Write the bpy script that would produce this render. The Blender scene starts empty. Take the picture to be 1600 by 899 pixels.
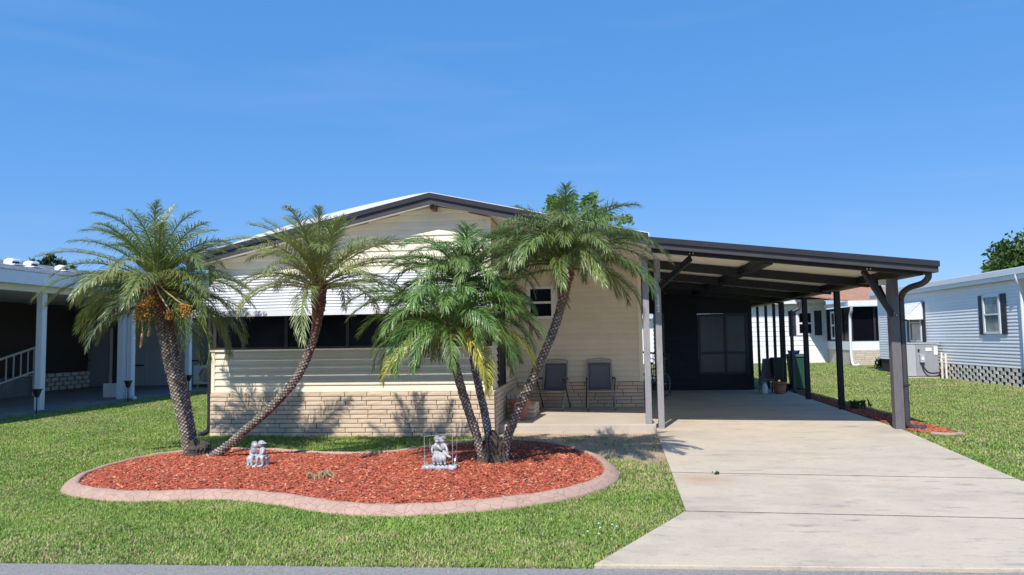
import bpy, bmesh, math, random
import numpy as np
from mathutils import Vector, Matrix
rnd = random.Random(7)
npr = np.random.RandomState(11)
R_ = math.radians
scene = bpy.context.scene
COL = scene.collection

# ------------------------------------------------------------------ camera, sky, sun
YAW, PITCH, ROLL, FPX, CAMH = R_(6.5), R_(4.0), R_(-0.9), 1150.0, 1.65
fwd = Vector((-math.sin(YAW)*math.cos(PITCH), math.cos(YAW)*math.cos(PITCH), math.sin(PITCH)))
rgt = Vector((math.cos(YAW), math.sin(YAW), 0)); up0 = rgt.cross(fwd)
RX = rgt*math.cos(ROLL) + up0*math.sin(ROLL); UX = -rgt*math.sin(ROLL) + up0*math.cos(ROLL)
cam = bpy.data.cameras.new('camera'); cam.sensor_width = 36; cam.lens = 36*FPX/1600; cam.clip_end = 2000
camo = bpy.data.objects.new('camera', cam); COL.objects.link(camo)
mw = Matrix((RX, UX, -fwd)).transposed().to_4x4(); mw.translation = (0, 0, CAMH); camo.matrix_world = mw
scene.camera = camo
SUN = Vector((-0.22, -0.82, 1.0)).normalized()            # towards the sun
w = bpy.data.worlds.new('World'); scene.world = w; w.use_nodes = True
nt = w.node_tree; bg = nt.nodes['Background']
sky = nt.nodes.new('ShaderNodeTexSky'); sky.sky_type = 'NISHITA'; sky.sun_disc = False
sky.sun_elevation = math.asin(SUN.z); sky.sun_rotation = math.atan2(SUN.x, SUN.y)
sky.air_density = 1.0; sky.dust_density = 0.1; sky.ozone_density = 3.0; sky.altitude = 0
# thin high cirrus, mixed over the clear sky
tc = nt.nodes.new('ShaderNodeTexCoord'); mp = nt.nodes.new('ShaderNodeMapping'); mp.inputs['Scale'].default_value = (0.9, 1.2, 9)
mp.inputs['Rotation'].default_value = (R_(-6), R_(5), 0)
nz = nt.nodes.new('ShaderNodeTexNoise'); nz.inputs['Scale'].default_value = 2.2; nz.inputs['Detail'].default_value = 7; nz.inputs['Distortion'].default_value = 0.6
cr = nt.nodes.new('ShaderNodeMapRange'); cr.inputs['From Min'].default_value = 0.52; cr.inputs['From Max'].default_value = 0.85; cr.inputs['To Max'].default_value = 0.09
mx = nt.nodes.new('ShaderNodeMixRGB'); mx.inputs['Color2'].default_value = (5.2, 5.8, 6.6, 1)
gm = nt.nodes.new('ShaderNodeHueSaturation'); gm.inputs['Saturation'].default_value = 1.0
tn = nt.nodes.new('ShaderNodeMixRGB'); tn.inputs['Fac'].default_value = 0.6; tn.inputs['Color2'].default_value = (0.5, 2.75, 7.5, 1)   # deep even blue of a very clear day
nt.links.new(tc.outputs['Generated'], mp.inputs['Vector']); nt.links.new(mp.outputs['Vector'], nz.inputs['Vector'])
nt.links.new(nz.outputs['Fac'], cr.inputs['Value']); nt.links.new(cr.outputs['Result'], mx.inputs['Fac'])
nt.links.new(sky.outputs['Color'], gm.inputs['Color']); nt.links.new(gm.outputs['Color'], tn.inputs['Color1']); nt.links.new(tn.outputs['Color'], mx.inputs['Color1'])
nt.links.new(mx.outputs['Color'], bg.inputs['Color'])
bg.inputs['Strength'].default_value = 0.12
sl = bpy.data.lights.new('sun', 'SUN'); sl.energy = 5.0; sl.angle = R_(0.53); sl.color = (1.0, 0.95, 0.87)
so = bpy.data.objects.new('sun', sl); COL.objects.link(so); so.rotation_euler = SUN.to_track_quat('Z', 'Y').to_euler()
vs = scene.view_settings; vs.view_transform = 'Standard'; vs.look = 'None'; vs.exposure = 0.12; vs.gamma = 1.0

# ------------------------------------------------------------------ materials
def mat(name, col, rough=0.6, var=0.12, scale=6.0, bump=0.0, bscale=60.0, spec=0.4, metal=0.0, rand=0.0, objcol=False, attr=None, trans=0.0, stretch=None, col2=None, detail=4):
    m = bpy.data.materials.new(name); m.use_nodes = True
    n = m.node_tree.nodes; l = m.node_tree.links; p = n['Principled BSDF']
    p.inputs['Roughness'].default_value = rough; p.inputs['Metallic'].default_value = metal
    p.inputs['Specular IOR Level'].default_value = spec
    t = n.new('ShaderNodeTexCoord'); mpn = n.new('ShaderNodeMapping'); l.new(t.outputs['Object'], mpn.inputs['Vector'])
    if stretch: mpn.inputs['Scale'].default_value = stretch
    ns = n.new('ShaderNodeTexNoise'); ns.inputs['Scale'].default_value = scale; ns.inputs['Detail'].default_value = detail; ns.inputs['Roughness'].default_value = 0.65
    l.new(mpn.outputs['Vector'], ns.inputs['Vector'])
    mr = n.new('ShaderNodeMapRange'); mr.inputs['From Min'].default_value = 0.3; mr.inputs['From Max'].default_value = 0.7
    l.new(ns.outputs['Fac'], mr.inputs['Value'])
    mixc = n.new('ShaderNodeMixRGB')
    c2 = col2 if col2 else tuple(c*(1-var) for c in col); c1 = col if col2 else tuple(c*(1+var) for c in col)
    mixc.inputs['Color1'].default_value = (*c2, 1); mixc.inputs['Color2'].default_value = (*c1, 1)
    l.new(mr.outputs['Result'], mixc.inputs['Fac'])
    out = mixc.outputs['Color']
    def mul(a, b):
        q = n.new('ShaderNodeMixRGB'); q.blend_type = 'MULTIPLY'; q.inputs['Fac'].default_value = 1
        l.new(a, q.inputs['Color1']); l.new(b, q.inputs['Color2']); return q.outputs['Color']
    if objcol or rand:
        oi = n.new('ShaderNodeObjectInfo')
        if objcol: out = mul(out, oi.outputs['Color'])
        if rand:
            r2 = n.new('ShaderNodeMapRange'); r2.inputs['To Min'].default_value = 1-rand; r2.inputs['To Max'].default_value = 1+rand*0.6
            l.new(oi.outputs['Random'], r2.inputs['Value']); out = mul(out, r2.outputs['Result'])
    if attr:
        at = n.new('ShaderNodeAttribute'); at.attribute_name = attr; out = mul(out, at.outputs['Color'])
    l.new(out, p.inputs['Base Color'])
    if bump:
        nb = n.new('ShaderNodeTexNoise'); nb.inputs['Scale'].default_value = bscale; nb.inputs['Detail'].default_value = 5
        l.new(mpn.outputs['Vector'], nb.inputs['Vector'])
        bp = n.new('ShaderNodeBump'); bp.inputs['Strength'].default_value = bump; bp.inputs['Distance'].default_value = 0.02
        l.new(nb.outputs['Fac'], bp.inputs['Height']); l.new(bp.outputs['Normal'], p.inputs['Normal'])
    if trans:
        tr = n.new('ShaderNodeBsdfTranslucent'); l.new(out, tr.inputs['Color'])
        ms = n.new('ShaderNodeMixShader'); ms.inputs['Fac'].default_value = trans
        l.new(p.outputs['BSDF'], ms.inputs[1]); l.new(tr.outputs['BSDF'], ms.inputs[2]); l.new(ms.outputs['Shader'], n['Material Output'].inputs['Surface'])
    return m
M = {}
M['siding'] = mat('cream_vinyl', (0.77, 0.69, 0.515), 0.5, 0.05, 3, 0.03, 40, rand=0.04)
M['trim'] = mat('cream_trim', (0.86, 0.78, 0.58), 0.5, 0.04)
M['brick'] = mat('tan_brick', (0.73, 0.565, 0.41), 0.85, 0.10, 14, 0.35, 70, rand=0.10)
M['mortar'] = mat('mortar', (0.20, 0.14, 0.10), 0.9, 0.2, 10, 0.3)
M['white'] = mat('white_aluminium', (0.74, 0.75, 0.77), 0.38, 0.04, 3)
M['offwhite'] = mat('white_paint', (0.78, 0.77, 0.73), 0.5, 0.05)
M['roof'] = mat('white_roof_metal', (0.74, 0.74, 0.72), 0.45, 0.1, 2)
M['fascia'] = mat('charcoal_fascia', (0.058, 0.053, 0.058), 0.45, 0.1, 3)
M['fascia2'] = mat('charcoal_gutter', (0.03, 0.028, 0.032), 0.4, 0.1, 3)
M['frame'] = mat('dark_bronze', (0.035, 0.032, 0.036), 0.4, 0.1)
M['pane'] = mat('dark_glass', (0.004, 0.004, 0.008), 0.22, 0.2, 2, spec=0.12)
M['screen'] = mat('dark_screen', (0.012, 0.012, 0.018), 0.7, 0.2)
M['pale_pane'] = mat('pale_pane', (0.075, 0.085, 0.10), 0.2, 0.15, 2)
M['ceiling'] = mat('beige_pan_ceiling', (0.86, 0.82, 0.72), 0.55, 0.06, 2)
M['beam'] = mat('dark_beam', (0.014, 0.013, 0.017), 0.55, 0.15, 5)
M['postwood'] = mat('gray_painted_wood', (0.145, 0.137, 0.145), 0.7, 0.16, 5, 0.35, 30, stretch=(6, 6, 0.8))
M['postlight'] = mat('weathered_gray_wood', (0.30, 0.29, 0.30), 0.7, 0.18, 5, 0.4, 30, stretch=(6, 6, 0.8))
M['concrete'] = None
M['asphalt'] = mat('asphalt', (0.33, 0.315, 0.30), 0.9, 0.38, 70, 0.9, 120, detail=6)
M['soil'] = None
M['terracotta'] = mat('terracotta', (0.50, 0.17, 0.10), 0.75, 0.12, 8, 0.1)
M['sling'] = mat('blue_gray_mesh_fabric', (0.15, 0.15, 0.18), 0.75, 0.08, 30, 0.2, 200)
M['chair_metal'] = mat('taupe_metal', (0.36, 0.335, 0.32), 0.4, 0.05)
M['black'] = mat('black_plastic', (0.02, 0.02, 0.022), 0.45, 0.1)
M['rubber'] = mat('rubber', (0.03, 0.03, 0.03), 0.8, 0.1)
M['steel'] = mat('steel', (0.55, 0.55, 0.56), 0.3, 0.05, metal=0.8)
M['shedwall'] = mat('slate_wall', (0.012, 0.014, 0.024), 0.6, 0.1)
M['graywall'] = mat('gray_siding', (0.20, 0.20, 0.22), 0.6, 0.06, rand=0.05)
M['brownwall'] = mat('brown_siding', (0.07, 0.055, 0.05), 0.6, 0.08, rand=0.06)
M['bluewhite'] = mat('pale_blue_white_siding', (0.84, 0.835, 0.82), 0.5, 0.03, 2, rand=0.03)
M['wsiding'] = mat('white_siding', (0.80, 0.82, 0.83), 0.5, 0.03, 2, rand=0.03)
M['shutter'] = mat('navy_shutter', (0.03, 0.035, 0.05), 0.55, 0.1)
M['window'] = mat('teal_glass', (0.10, 0.16, 0.165), 0.06, 0.7, 3, spec=0.6)
M['shingle'] = mat('pale_shingle', (0.50, 0.49, 0.47), 0.9, 0.35, 6, 0.5, 30, stretch=(1, 2, 1))
M['brownshingle'] = mat('brown_shingle', (0.42, 0.235, 0.155), 0.9, 0.25, 5, 0.5, 20, stretch=(1, 3, 1))
M['creambrick'] = mat('cream_brick', (0.60, 0.53, 0.42), 0.85, 0.12, 8, 0.3, rand=0.12)
M['block'] = mat('concrete_block', (0.76, 0.71, 0.62), 0.9, 0.14, 8, 0.4, rand=0.14)
M['blockdark'] = mat('crawl_space_dark', (0.03, 0.028, 0.025), 0.9, 0.1)
M['acgray'] = mat('gray_cabinet', (0.30, 0.31, 0.34), 0.5, 0.05)
M['aclight'] = mat('light_gray_panel', (0.42, 0.43, 0.45), 0.5, 0.05)
M['label'] = mat('label_white', (0.75, 0.75, 0.75), 0.6, 0.03)
M['binGreen'] = mat('green_bin', (0.02, 0.07, 0.05), 0.5, 0.1)
M['blue'] = mat('blue_plastic', (0.03, 0.06, 0.28), 0.45, 0.1)
M['frond'] = mat('palm_leaf', (0.185, 0.24, 0.085), 0.38, 0.22, 5, spec=0.6, objcol=True, trans=0.22, attr='tint')
M['trunk'] = mat('palm_bark', (1.0, 1.0, 1.0), 0.9, 0.28, 9, 0.5, 60, attr='tint')
M['roots'] = mat('palm_roots', (0.075, 0.062, 0.05), 0.95, 0.4, 22, 1.0, 40)
M['fruit'] = mat('date_fruit', (0.50, 0.25, 0.045), 0.5, 0.25, 25)
M['stalk'] = mat('dry_stalk', (0.42, 0.30, 0.16), 0.8, 0.2)
M['leaf'] = mat('tree_leaf', (0.062, 0.115, 0.028), 0.5, 0.35, 3, attr='tint', trans=0.25)
M['bark'] = mat('bark', (0.12, 0.09, 0.065), 0.9, 0.3, 12, 0.6)
M['chip'] = mat('mulch_chip', (1, 1, 1), 0.85, 0.15, 20, attr='tint')
M['blade'] = mat('grass_blade', (1, 1, 1), 0.5, 0.1, 2, attr='tint', trans=0.25, spec=0.3)
M['drytuft'] = mat('dry_blade', (0.36, 0.30, 0.16), 0.7, 0.25, 20)
M['statue'] = mat('weathered_white_resin', (0.66, 0.66, 0.68), 0.6, 0.3, 34, 0.4, 80, col2=(0.22, 0.22, 0.25))
M['statuegray'] = mat('gray_washed_resin', (0.34, 0.34, 0.37), 0.6, 0.3, 30, 0.3, 80, col2=(0.14, 0.14, 0.16))
M['darkresin'] = mat('green_black_resin', (0.03, 0.05, 0.05), 0.5, 0.2)
M['clear'] = mat('pale_wire', (0.5, 0.52, 0.52), 0.25, 0.1, metal=0.5)

def concrete(name, c1, c2, dirt=1.0):
    m = mat(name, c1, 0.85, 0.1, 1.3, 0.45, 140, col2=c2, detail=6)
    n = m.node_tree.nodes; l = m.node_tree.links; p = n['Principled BSDF']
    base = p.inputs['Base Color'].links[0].from_socket
    g = n.new('ShaderNodeNewGeometry')
    def layer(base, scale, lo, hi, col, amt, stretch=(1, 1, 1), det=7):
        mp_ = n.new('ShaderNodeMapping'); mp_.inputs['Scale'].default_value = stretch
        a = n.new('ShaderNodeTexNoise'); a.inputs['Scale'].default_value = scale; a.inputs['Detail'].default_value = det; a.inputs['Roughness'].default_value = 0.7
        b = n.new('ShaderNodeMapRange'); b.inputs['From Min'].default_value = lo; b.inputs['From Max'].default_value = hi; b.inputs['To Max'].default_value = amt
        c = n.new('ShaderNodeMixRGB'); c.inputs['Color2'].default_value = (*col, 1)
        l.new(g.outputs['Position'], mp_.inputs['Vector']); l.new(mp_.outputs['Vector'], a.inputs['Vector']); l.new(a.outputs['Fac'], b.inputs['Value'])
        l.new(b.outputs['Result'], c.inputs['Fac']); l.new(base, c.inputs['Color1']); return c.outputs['Color']
    base = layer(base, 0.5, 0.5, 0.75, (0.27, 0.24, 0.205), 0.6*dirt, (1, 2.2, 1))
    base = layer(base, 0.9, 0.5, 0.68, (0.70, 0.565, 0.39), 0.4*dirt, (1, 1.6, 1))
    base = layer(base, 1.5, 0.57, 0.70, (0.13, 0.125, 0.12), 0.65*dirt, (1, 3.2, 1), 10)
    base = layer(base, 9, 0.56, 0.72, (0.20, 0.19, 0.17), 0.4*dirt, (1, 2, 1), 6)
    base = layer(base, 45, 0.55, 0.75, (0.22, 0.20, 0.17), 0.35, det=3)
    # rust stain with its own place on the slab
    d = n.new('ShaderNodeVectorMath'); d.operation = 'DISTANCE'; d.inputs[1].default_value = (1.15, 8.65, 0.03); l.new(g.outputs['Position'], d.inputs[0])
    e = n.new('ShaderNodeMapRange'); e.inputs['From Min'].default_value = 0.4; e.inputs['From Max'].default_value = 0.05; e.inputs['To Max'].default_value = 0.55; l.new(d.outputs['Value'], e.inputs['Value'])
    c = n.new('ShaderNodeMixRGB'); c.inputs['Color2'].default_value = (0.50, 0.27, 0.16, 1); l.new(e.outputs['Result'], c.inputs['Fac']); l.new(base, c.inputs['Color1'])
    l.new(c.outputs['Color'], p.inputs['Base Color'])
    return m
M['concrete'] = concrete('driveway_concrete', (0.63, 0.53, 0.405), (0.53, 0.45, 0.345))
M['patio'] = concrete('patio_concrete', (0.58, 0.50, 0.40), (0.49, 0.425, 0.345), 0.5)
M['gslab'] = concrete('gray_slab', (0.22, 0.225, 0.24), (0.17, 0.175, 0.19), 0.5)

def curb_mat():
    m = mat('stamped_curb', (0.475, 0.315, 0.245), 0.85, 0.12, 7, 0.4, 90)
    n = m.node_tree.nodes; l = m.node_tree.links; p = n['Principled BSDF']
    t = n.new('ShaderNodeNewGeometry')
    wn = n.new('ShaderNodeTexNoise'); wn.inputs['Scale'].default_value = 5; l.new(t.outputs['Position'], wn.inputs['Vector'])
    va = n.new('ShaderNodeMixRGB'); va.blend_type = 'ADD'; va.inputs['Fac'].default_value = 0.09
    l.new(t.outputs['Position'], va.inputs['Color1']); l.new(wn.outputs['Color'], va.inputs['Color2'])
    v = n.new('ShaderNodeTexVoronoi'); v.feature = 'DISTANCE_TO_EDGE'; v.inputs['Scale'].default_value = 9; l.new(va.outputs['Color'], v.inputs['Vector'])
    r = n.new('ShaderNodeMapRange'); r.inputs['From Min'].default_value = 0.0; r.inputs['From Max'].default_value = 0.035; l.new(v.outputs['Distance'], r.inputs['Value'])
    c = n.new('ShaderNodeMixRGB'); c.inputs['Color1'].default_value = (0.40, 0.265, 0.205, 1); l.new(r.outputs['Result'], c.inputs['Fac'])
    l.new(p.inputs['Base Color'].links[0].from_socket, c.inputs['Color2']); l.new(c.outputs['Color'], p.inputs['Base Color'])
    bp = [x for x in n if x.type == 'BUMP'][0]
    b2 = n.new('ShaderNodeBump'); b2.inputs['Strength'].default_value = 0.5; b2.inputs['Distance'].default_value = 0.014
    l.new(r.outputs['Result'], b2.inputs['Height']); l.new(bp.outputs['Normal'], b2.inputs['Normal']); l.new(b2.outputs['Normal'], p.inputs['Normal'])
    return m
M['curb'] = curb_mat()

def soil_mat():
    m = mat('lawn_soil', (0.13, 0.15, 0.045), 0.95, 0.3, 3, 0.7, 60, col2=(0.20, 0.17, 0.085), detail=8)
    n = m.node_tree.nodes; l = m.node_tree.links; p = n['Principled BSDF']
    g = n.new('ShaderNodeNewGeometry'); s = n.new('ShaderNodeSeparateXYZ'); l.new(g.outputs['Position'], s.inputs['Vector'])
    def rng(sock, a, b, c, d):
        def one(x, y):
            k = n.new('ShaderNodeMapRange'); k.inputs['From Min'].default_value = x; k.inputs['From Max'].default_value = y; l.new(sock, k.inputs['Value']); return k.outputs['Result']
        q = n.new('ShaderNodeMath'); q.operation = 'MULTIPLY'; l.new(one(a, b), q.inputs[0]); l.new(one(d, c), q.inputs[1]); return q.outputs[0]
    mm = n.new('ShaderNodeMath'); mm.operation = 'MULTIPLY'
    l.new(rng(s.outputs['X'], -3.2, -1.4, 0.95, 1.0), mm.inputs[0]); l.new(rng(s.outputs['Y'], 9.2, 10.6, 13.3, 13.4), mm.inputs[1])
    c = n.new('ShaderNodeMixRGB'); c.inputs['Color2'].default_value = (0.44, 0.33, 0.235, 1)
    l.new(mm.outputs[0], c.inputs['Fac']); l.new(p.inputs['Base Color'].links[0].from_socket, c.inputs['Color1']); l.new(c.outputs['Color'], p.inputs['Base Color'])
    return m
M['soil'] = soil_mat()
M['mulchbase'] = mat('mulch_bed', (0.40, 0.085, 0.038), 0.9, 0.3, 40, 1.0, 60, col2=(0.24, 0.05, 0.025))

# ------------------------------------------------------------------ mesh helpers
ORG = {}
def tag(o, label=None, cat=None, group=None, kind=None):
    if label: o['label'] = label
    if cat: o['category'] = cat
    if group: o['group'] = group
    if kind: o['kind'] = kind
    return o
def empty(name, loc, label=None, cat=None, group=None, kind=None, rz=0):
    o = bpy.data.objects.new(name, None); COL.objects.link(o); o.location = loc; o.rotation_euler = (0, 0, rz); o.empty_display_size = 0.1
    ORG[o.name] = Vector((0, 0, 0)) if rz else Vector(loc)
    return tag(o, label, cat, group, kind)
class MB:
    def __init__(s): s.v = []; s.f = []
    def add(s, vs, fs):
        k = len(s.v); s.v += [tuple(v) for v in vs]; s.f += [tuple(i+k for i in f) for f in fs]; return s
    def box(s, x0, x1, y0, y1, z0, z1):
        return s.add([(x0,y0,z0),(x1,y0,z0),(x1,y1,z0),(x0,y1,z0),(x0,y0,z1),(x1,y0,z1),(x1,y1,z1),(x0,y1,z1)],
                     [(0,3,2,1),(4,5,6,7),(0,1,5,4),(1,2,6,5),(2,3,7,6),(3,0,4,7)])
    def hexa(s, p): return s.add(p, [(0,3,2,1),(4,5,6,7),(0,1,5,4),(1,2,6,5),(2,3,7,6),(3,0,4,7)])
    def prism(s, pts, a, b, axis='z'):
        n = len(pts)
        def q(u, v, t): return (u, v, t) if axis == 'z' else (u, t, v) if axis == 'y' else (t, u, v)
        return s.add([q(u, v, a) for u, v in pts]+[q(u, v, b) for u, v in pts],
                     [tuple(range(n))[::-1], tuple(range(n, 2*n))]+[(i, (i+1) % n, n+(i+1) % n, n+i) for i in range(n)])
    def tube(s, path, r, n=8, closed=False):
        P = [Vector(p) for p in path]; m = len(P); rr = r if isinstance(r, (list, tuple)) else [r]*m
        vs = []; prev = None
        for i, p in enumerate(P):
            t = (P[(i+1) % m]-P[i-1]) if closed else (P[min(i+1, m-1)]-P[max(i-1, 0)])
            t.normalize()
            ref = prev if prev is not None else (Vector((0, 0, 1)) if abs(t.z) < 0.9 else Vector((1, 0, 0)))
            a = (ref - t*ref.dot(t))
            if a.length < 1e-5: a = t.orthogonal()
            a.normalize(); b = t.cross(a); prev = a
            for j in range(n):
                th = 2*math.pi*j/n; vs.append(p+a*math.cos(th)*rr[i]+b*math.sin(th)*rr[i])
        fs = [(i*n+j, i*n+(j+1) % n, ((i+1) % m)*n+(j+1) % n, ((i+1) % m)*n+j) for i in range(m if closed else m-1) for j in range(n)]
        if not closed: fs += [tuple(range(n))[::-1], tuple(range((m-1)*n, m*n))]
        return s.add(vs, fs)
    def bar(s, a, b, w, h):
        a = Vector(a); b = Vector(b); t = (b-a).normalized(); ref = Vector((0, 0, 1)) if abs(t.z) < 0.95 else Vector((0, 1, 0))
        u = t.cross(ref).normalized()*w/2; v = u.cross(t).normalized()*h/2
        return s.hexa([a-u-v, a+u-v, b+u-v, b-u-v, a-u+v, a+u+v, b+u+v, b-u+v])
    def lathe(s, prof, c, n=16):
        vs = [(c[0]+r*math.cos(2*math.pi*j/n), c[1]+r*math.sin(2*math.pi*j/n), c[2]+z) for r, z in prof for j in range(n)]
        m = len(prof)
        fs = [(i*n+j, i*n+(j+1) % n, (i+1)*n+(j+1) % n, (i+1)*n+j) for i in range(m-1) for j in range(n)]
        fs += [tuple(range(n))[::-1], tuple(range((m-1)*n, m*n))]
        return s.add(vs, fs)
    def sphere(s, c, r, seg=10, ring=6, sc=(1, 1, 1), rot=None):
        vs = []; fs = []
        for i in range(ring+1):
            ph = math.pi*i/ring
            for j in range(seg):
                th = 2*math.pi*j/seg; q = Vector((r*sc[0]*math.sin(ph)*math.cos(th), r*sc[1]*math.sin(ph)*math.sin(th), r*sc[2]*math.cos(ph)))
                if rot: q = rot @ q
                vs.append(Vector(c)+q)
        for i in range(ring):
            for j in range(seg): fs.append((i*seg+j, (i+1)*seg+j, (i+1)*seg+(j+1) % seg, i*seg+(j+1) % seg))
        return s.add(vs, fs)
    def build(s, name, m, parent=None, smooth=False, bevel=0, local=False):
        o0 = ORG.get(parent.name, Vector()) if (parent and not local) else Vector()
        me = bpy.data.meshes.new(name); me.from_pydata([(v[0]-o0.x, v[1]-o0.y, v[2]-o0.z) for v in s.v], [], s.f); me.update()
        if smooth: me.polygons.foreach_set('use_smooth', [True]*len(me.polygons))
        me.materials.append(M[m] if isinstance(m, str) else m)
        o = bpy.data.objects.new(name, me); COL.objects.link(o)
        if parent: o.parent = parent; ORG[o.name] = ORG.get(parent.name, Vector())
        if bevel:
            b = o.modifiers.new('bevel', 'BEVEL'); b.width = bevel; b.segments = 2; b.limit_method = 'ANGLE'
        return o
def inst(name, me, parent, loc, rz=0, scale=(1, 1, 1)):
    o = bpy.data.objects.new(name, me); COL.objects.link(o); o.parent = parent
    o.location = Vector(loc)-ORG.get(parent.name, Vector()); o.rotation_euler = (0, 0, rz); o.scale = scale
    return o
def npmesh(name, V, F, m, parent=None, tint=None, smooth=False):
    """V (n,3); F (k,3) or (k,4) arrays; tint per-vertex rgb"""
    me = bpy.data.meshes.new(name); k, c = F.shape
    me.vertices.add(len(V)); me.vertices.foreach_set('co', V.astype(np.float32).ravel())
    me.loops.add(k*c); me.loops.foreach_set('vertex_index', F.astype(np.int32).ravel())
    me.polygons.add(k); me.polygons.foreach_set('loop_start', np.arange(0, k*c, c, dtype=np.int32)); me.polygons.foreach_set('loop_total', np.full(k, c, dtype=np.int32))
    if smooth: me.polygons.foreach_set('use_smooth', np.ones(k, dtype=bool))
    me.update(calc_edges=True)
    if tint is not None:
        a = me.attributes.new('tint', 'FLOAT_COLOR', 'POINT'); a.data.foreach_set('color', np.concatenate([tint, np.ones((len(V), 1))], 1).astype(np.float32).ravel())
    me.materials.append(M[m]); me.validate()
    o = bpy.data.objects.new(name, me); COL.objects.link(o)
    if parent: o.parent = parent
    return o
def catmull(P, closed=False, n=8):
    P = np.array(P, float); m = len(P); out = []
    for i in range(m if closed else m-1):
        if closed: a, b, c, d = P[i-1], P[i], P[(i+1) % m], P[(i+2) % m]
        else: a, b, c, d = P[max(i-1, 0)], P[i], P[i+1], P[min(i+2, m-1)]
        for t in np.arange(n)/n:
            out.append(0.5*((2*b)+(-a+c)*t+(2*a-5*b+4*c-d)*t*t+(-a+3*b-3*c+d)*t**3))
    if not closed: out.append(P[-1])
    return np.array(out)
def inpoly(X, Y, poly):
    ins = np.zeros(len(X), bool); n = len(poly)
    for i in range(n):
        x0, y0 = poly[i][:2]; x1, y1 = poly[(i+1) % n][:2]
        if y0 == y1: continue
        c = ((y0 > Y) != (y1 > Y)) & (X < (x1-x0)*(Y-y0)/(y1-y0)+x0); ins ^= c
    return ins
class Frame:            # a wall: point = o + u*U + n*N + z
    def __init__(s, o, U, N): s.o = Vector(o); s.U = Vector(U); s.N = Vector(N)
    def p(s, u, n, z): return s.o+s.U*u+s.N*n+Vector((0, 0, z))
def wbox(mb, fr, u0, u1, n0, n1, z0, z1):
    p = fr.p
    pts = [p(u0, n1, z0), p(u1, n1, z0), p(u1, n0, z0), p(u0, n0, z0), p(u0, n1, z1), p(u1, n1, z1), p(u1, n0, z1), p(u0, n0, z1)]
    return mb.hexa(pts)
def siding(parent, fr, u0, u1, z0, z1, h, m, clip=None, name='siding_board', out=0.028):
    k = int(round((z1-z0)/h)); k = max(k, 1); h = (z1-z0)/k
    for i in range(k):
        a, b = z0+i*h, z0+(i+1)*h
        if clip: (b0, b1), (t0, t1) = clip(a), clip(b)
        else: b0, b1, t0, t1 = u0, u1, u0, u1
        if b1-b0 < 0.05: continue
        if t1 < t0: t0 = t1 = (t0+t1)/2
        n1 = out+rnd.uniform(-0.0015, 0.0015); p = fr.p
        mb = MB()
        vs = [p(b0, 0, a), p(b1, 0, a), p(b1, n1, a), p(b0, n1, a), p(b0, n1, a+0.02), p(b1, n1, a+0.02), p(t1, 0.004, b), p(t0, 0.004, b), p(t0, 0, b), p(t1, 0, b)]
        mb.add(vs, [(0, 1, 2, 3), (3, 2, 5, 4), (4, 5, 6, 7), (7, 6, 9, 8), (1, 9, 6, 5, 2), (0, 3, 4, 7, 8)])
        mb.build(name, m, parent)
def brick_meshes(k=6, L=1.0, H=1.0, D=0.05, mt='brick', seed=3):
    r = random.Random(seed); out = []
    for q in range(k):
        nx, nz = 4, 2; mb = MB(); vs = []; fs = []
        for j in range(nz+1):
            for i in range(nx+1):
                edge = i in (0, nx) or j in (0, nz)
                vs.append((L*i/nx+(0 if edge else r.uniform(-.06, .06)), -D+(r.uniform(0.002, 0.004) if edge else r.uniform(-0.003, 0.003)), H*j/nz))
        for j in range(nz):
            for i in range(nx): fs.append((j*(nx+1)+i, j*(nx+1)+i+1, (j+1)*(nx+1)+i+1, (j+1)*(nx+1)+i))
        ring = list(range(nx+1))+[j*(nx+1)+nx for j in range(1, nz+1)]+[nz*(nx+1)+i for i in range(nx-1, -1, -1)]+[j*(nx+1) for j in range(nz-1, 0, -1)]
        b = len(vs)
        for i in ring: x, y, z = vs[i]; vs.append((x, 0, z))
        m_ = len(ring)
        for i in range(m_): fs.append((ring[i], b+i, b+(i+1) % m_, ring[(i+1) % m_]))
        me = bpy.data.meshes.new('brick'); me.from_pydata(vs, [], fs); me.update(); me.materials.append(M[mt]); out.append(me)
    return out
BR = brick_meshes(); BRC = brick_meshes(3, mt='creambrick', seed=9)
def bricks(parent, fr, rz, u0, u1, z0, z1, pitch, length, meshes=BR, gap=0.012, name='brick'):
    rows = int(round((z1-z0)/pitch)); pitch = (z1-z0)/rows
    for i in range(rows):
        u = u0; first = True
        while u < u1-0.02:
            ln = length*rnd.uniform(0.8, 1.2)
            if first: ln *= rnd.choice([0.35, 0.6, 0.85, 1.0])
            first = False
            e = min(u+ln, u1)
            if u1-e < 0.12: e = u1
            p = fr.p(u+gap/2, 0, z0+i*pitch+gap/2)
            inst(name, rnd.choice(meshes), parent, p, rz, (e-u-gap, 1+rnd.uniform(-.06, .06), pitch-gap))
            u = e
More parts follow.
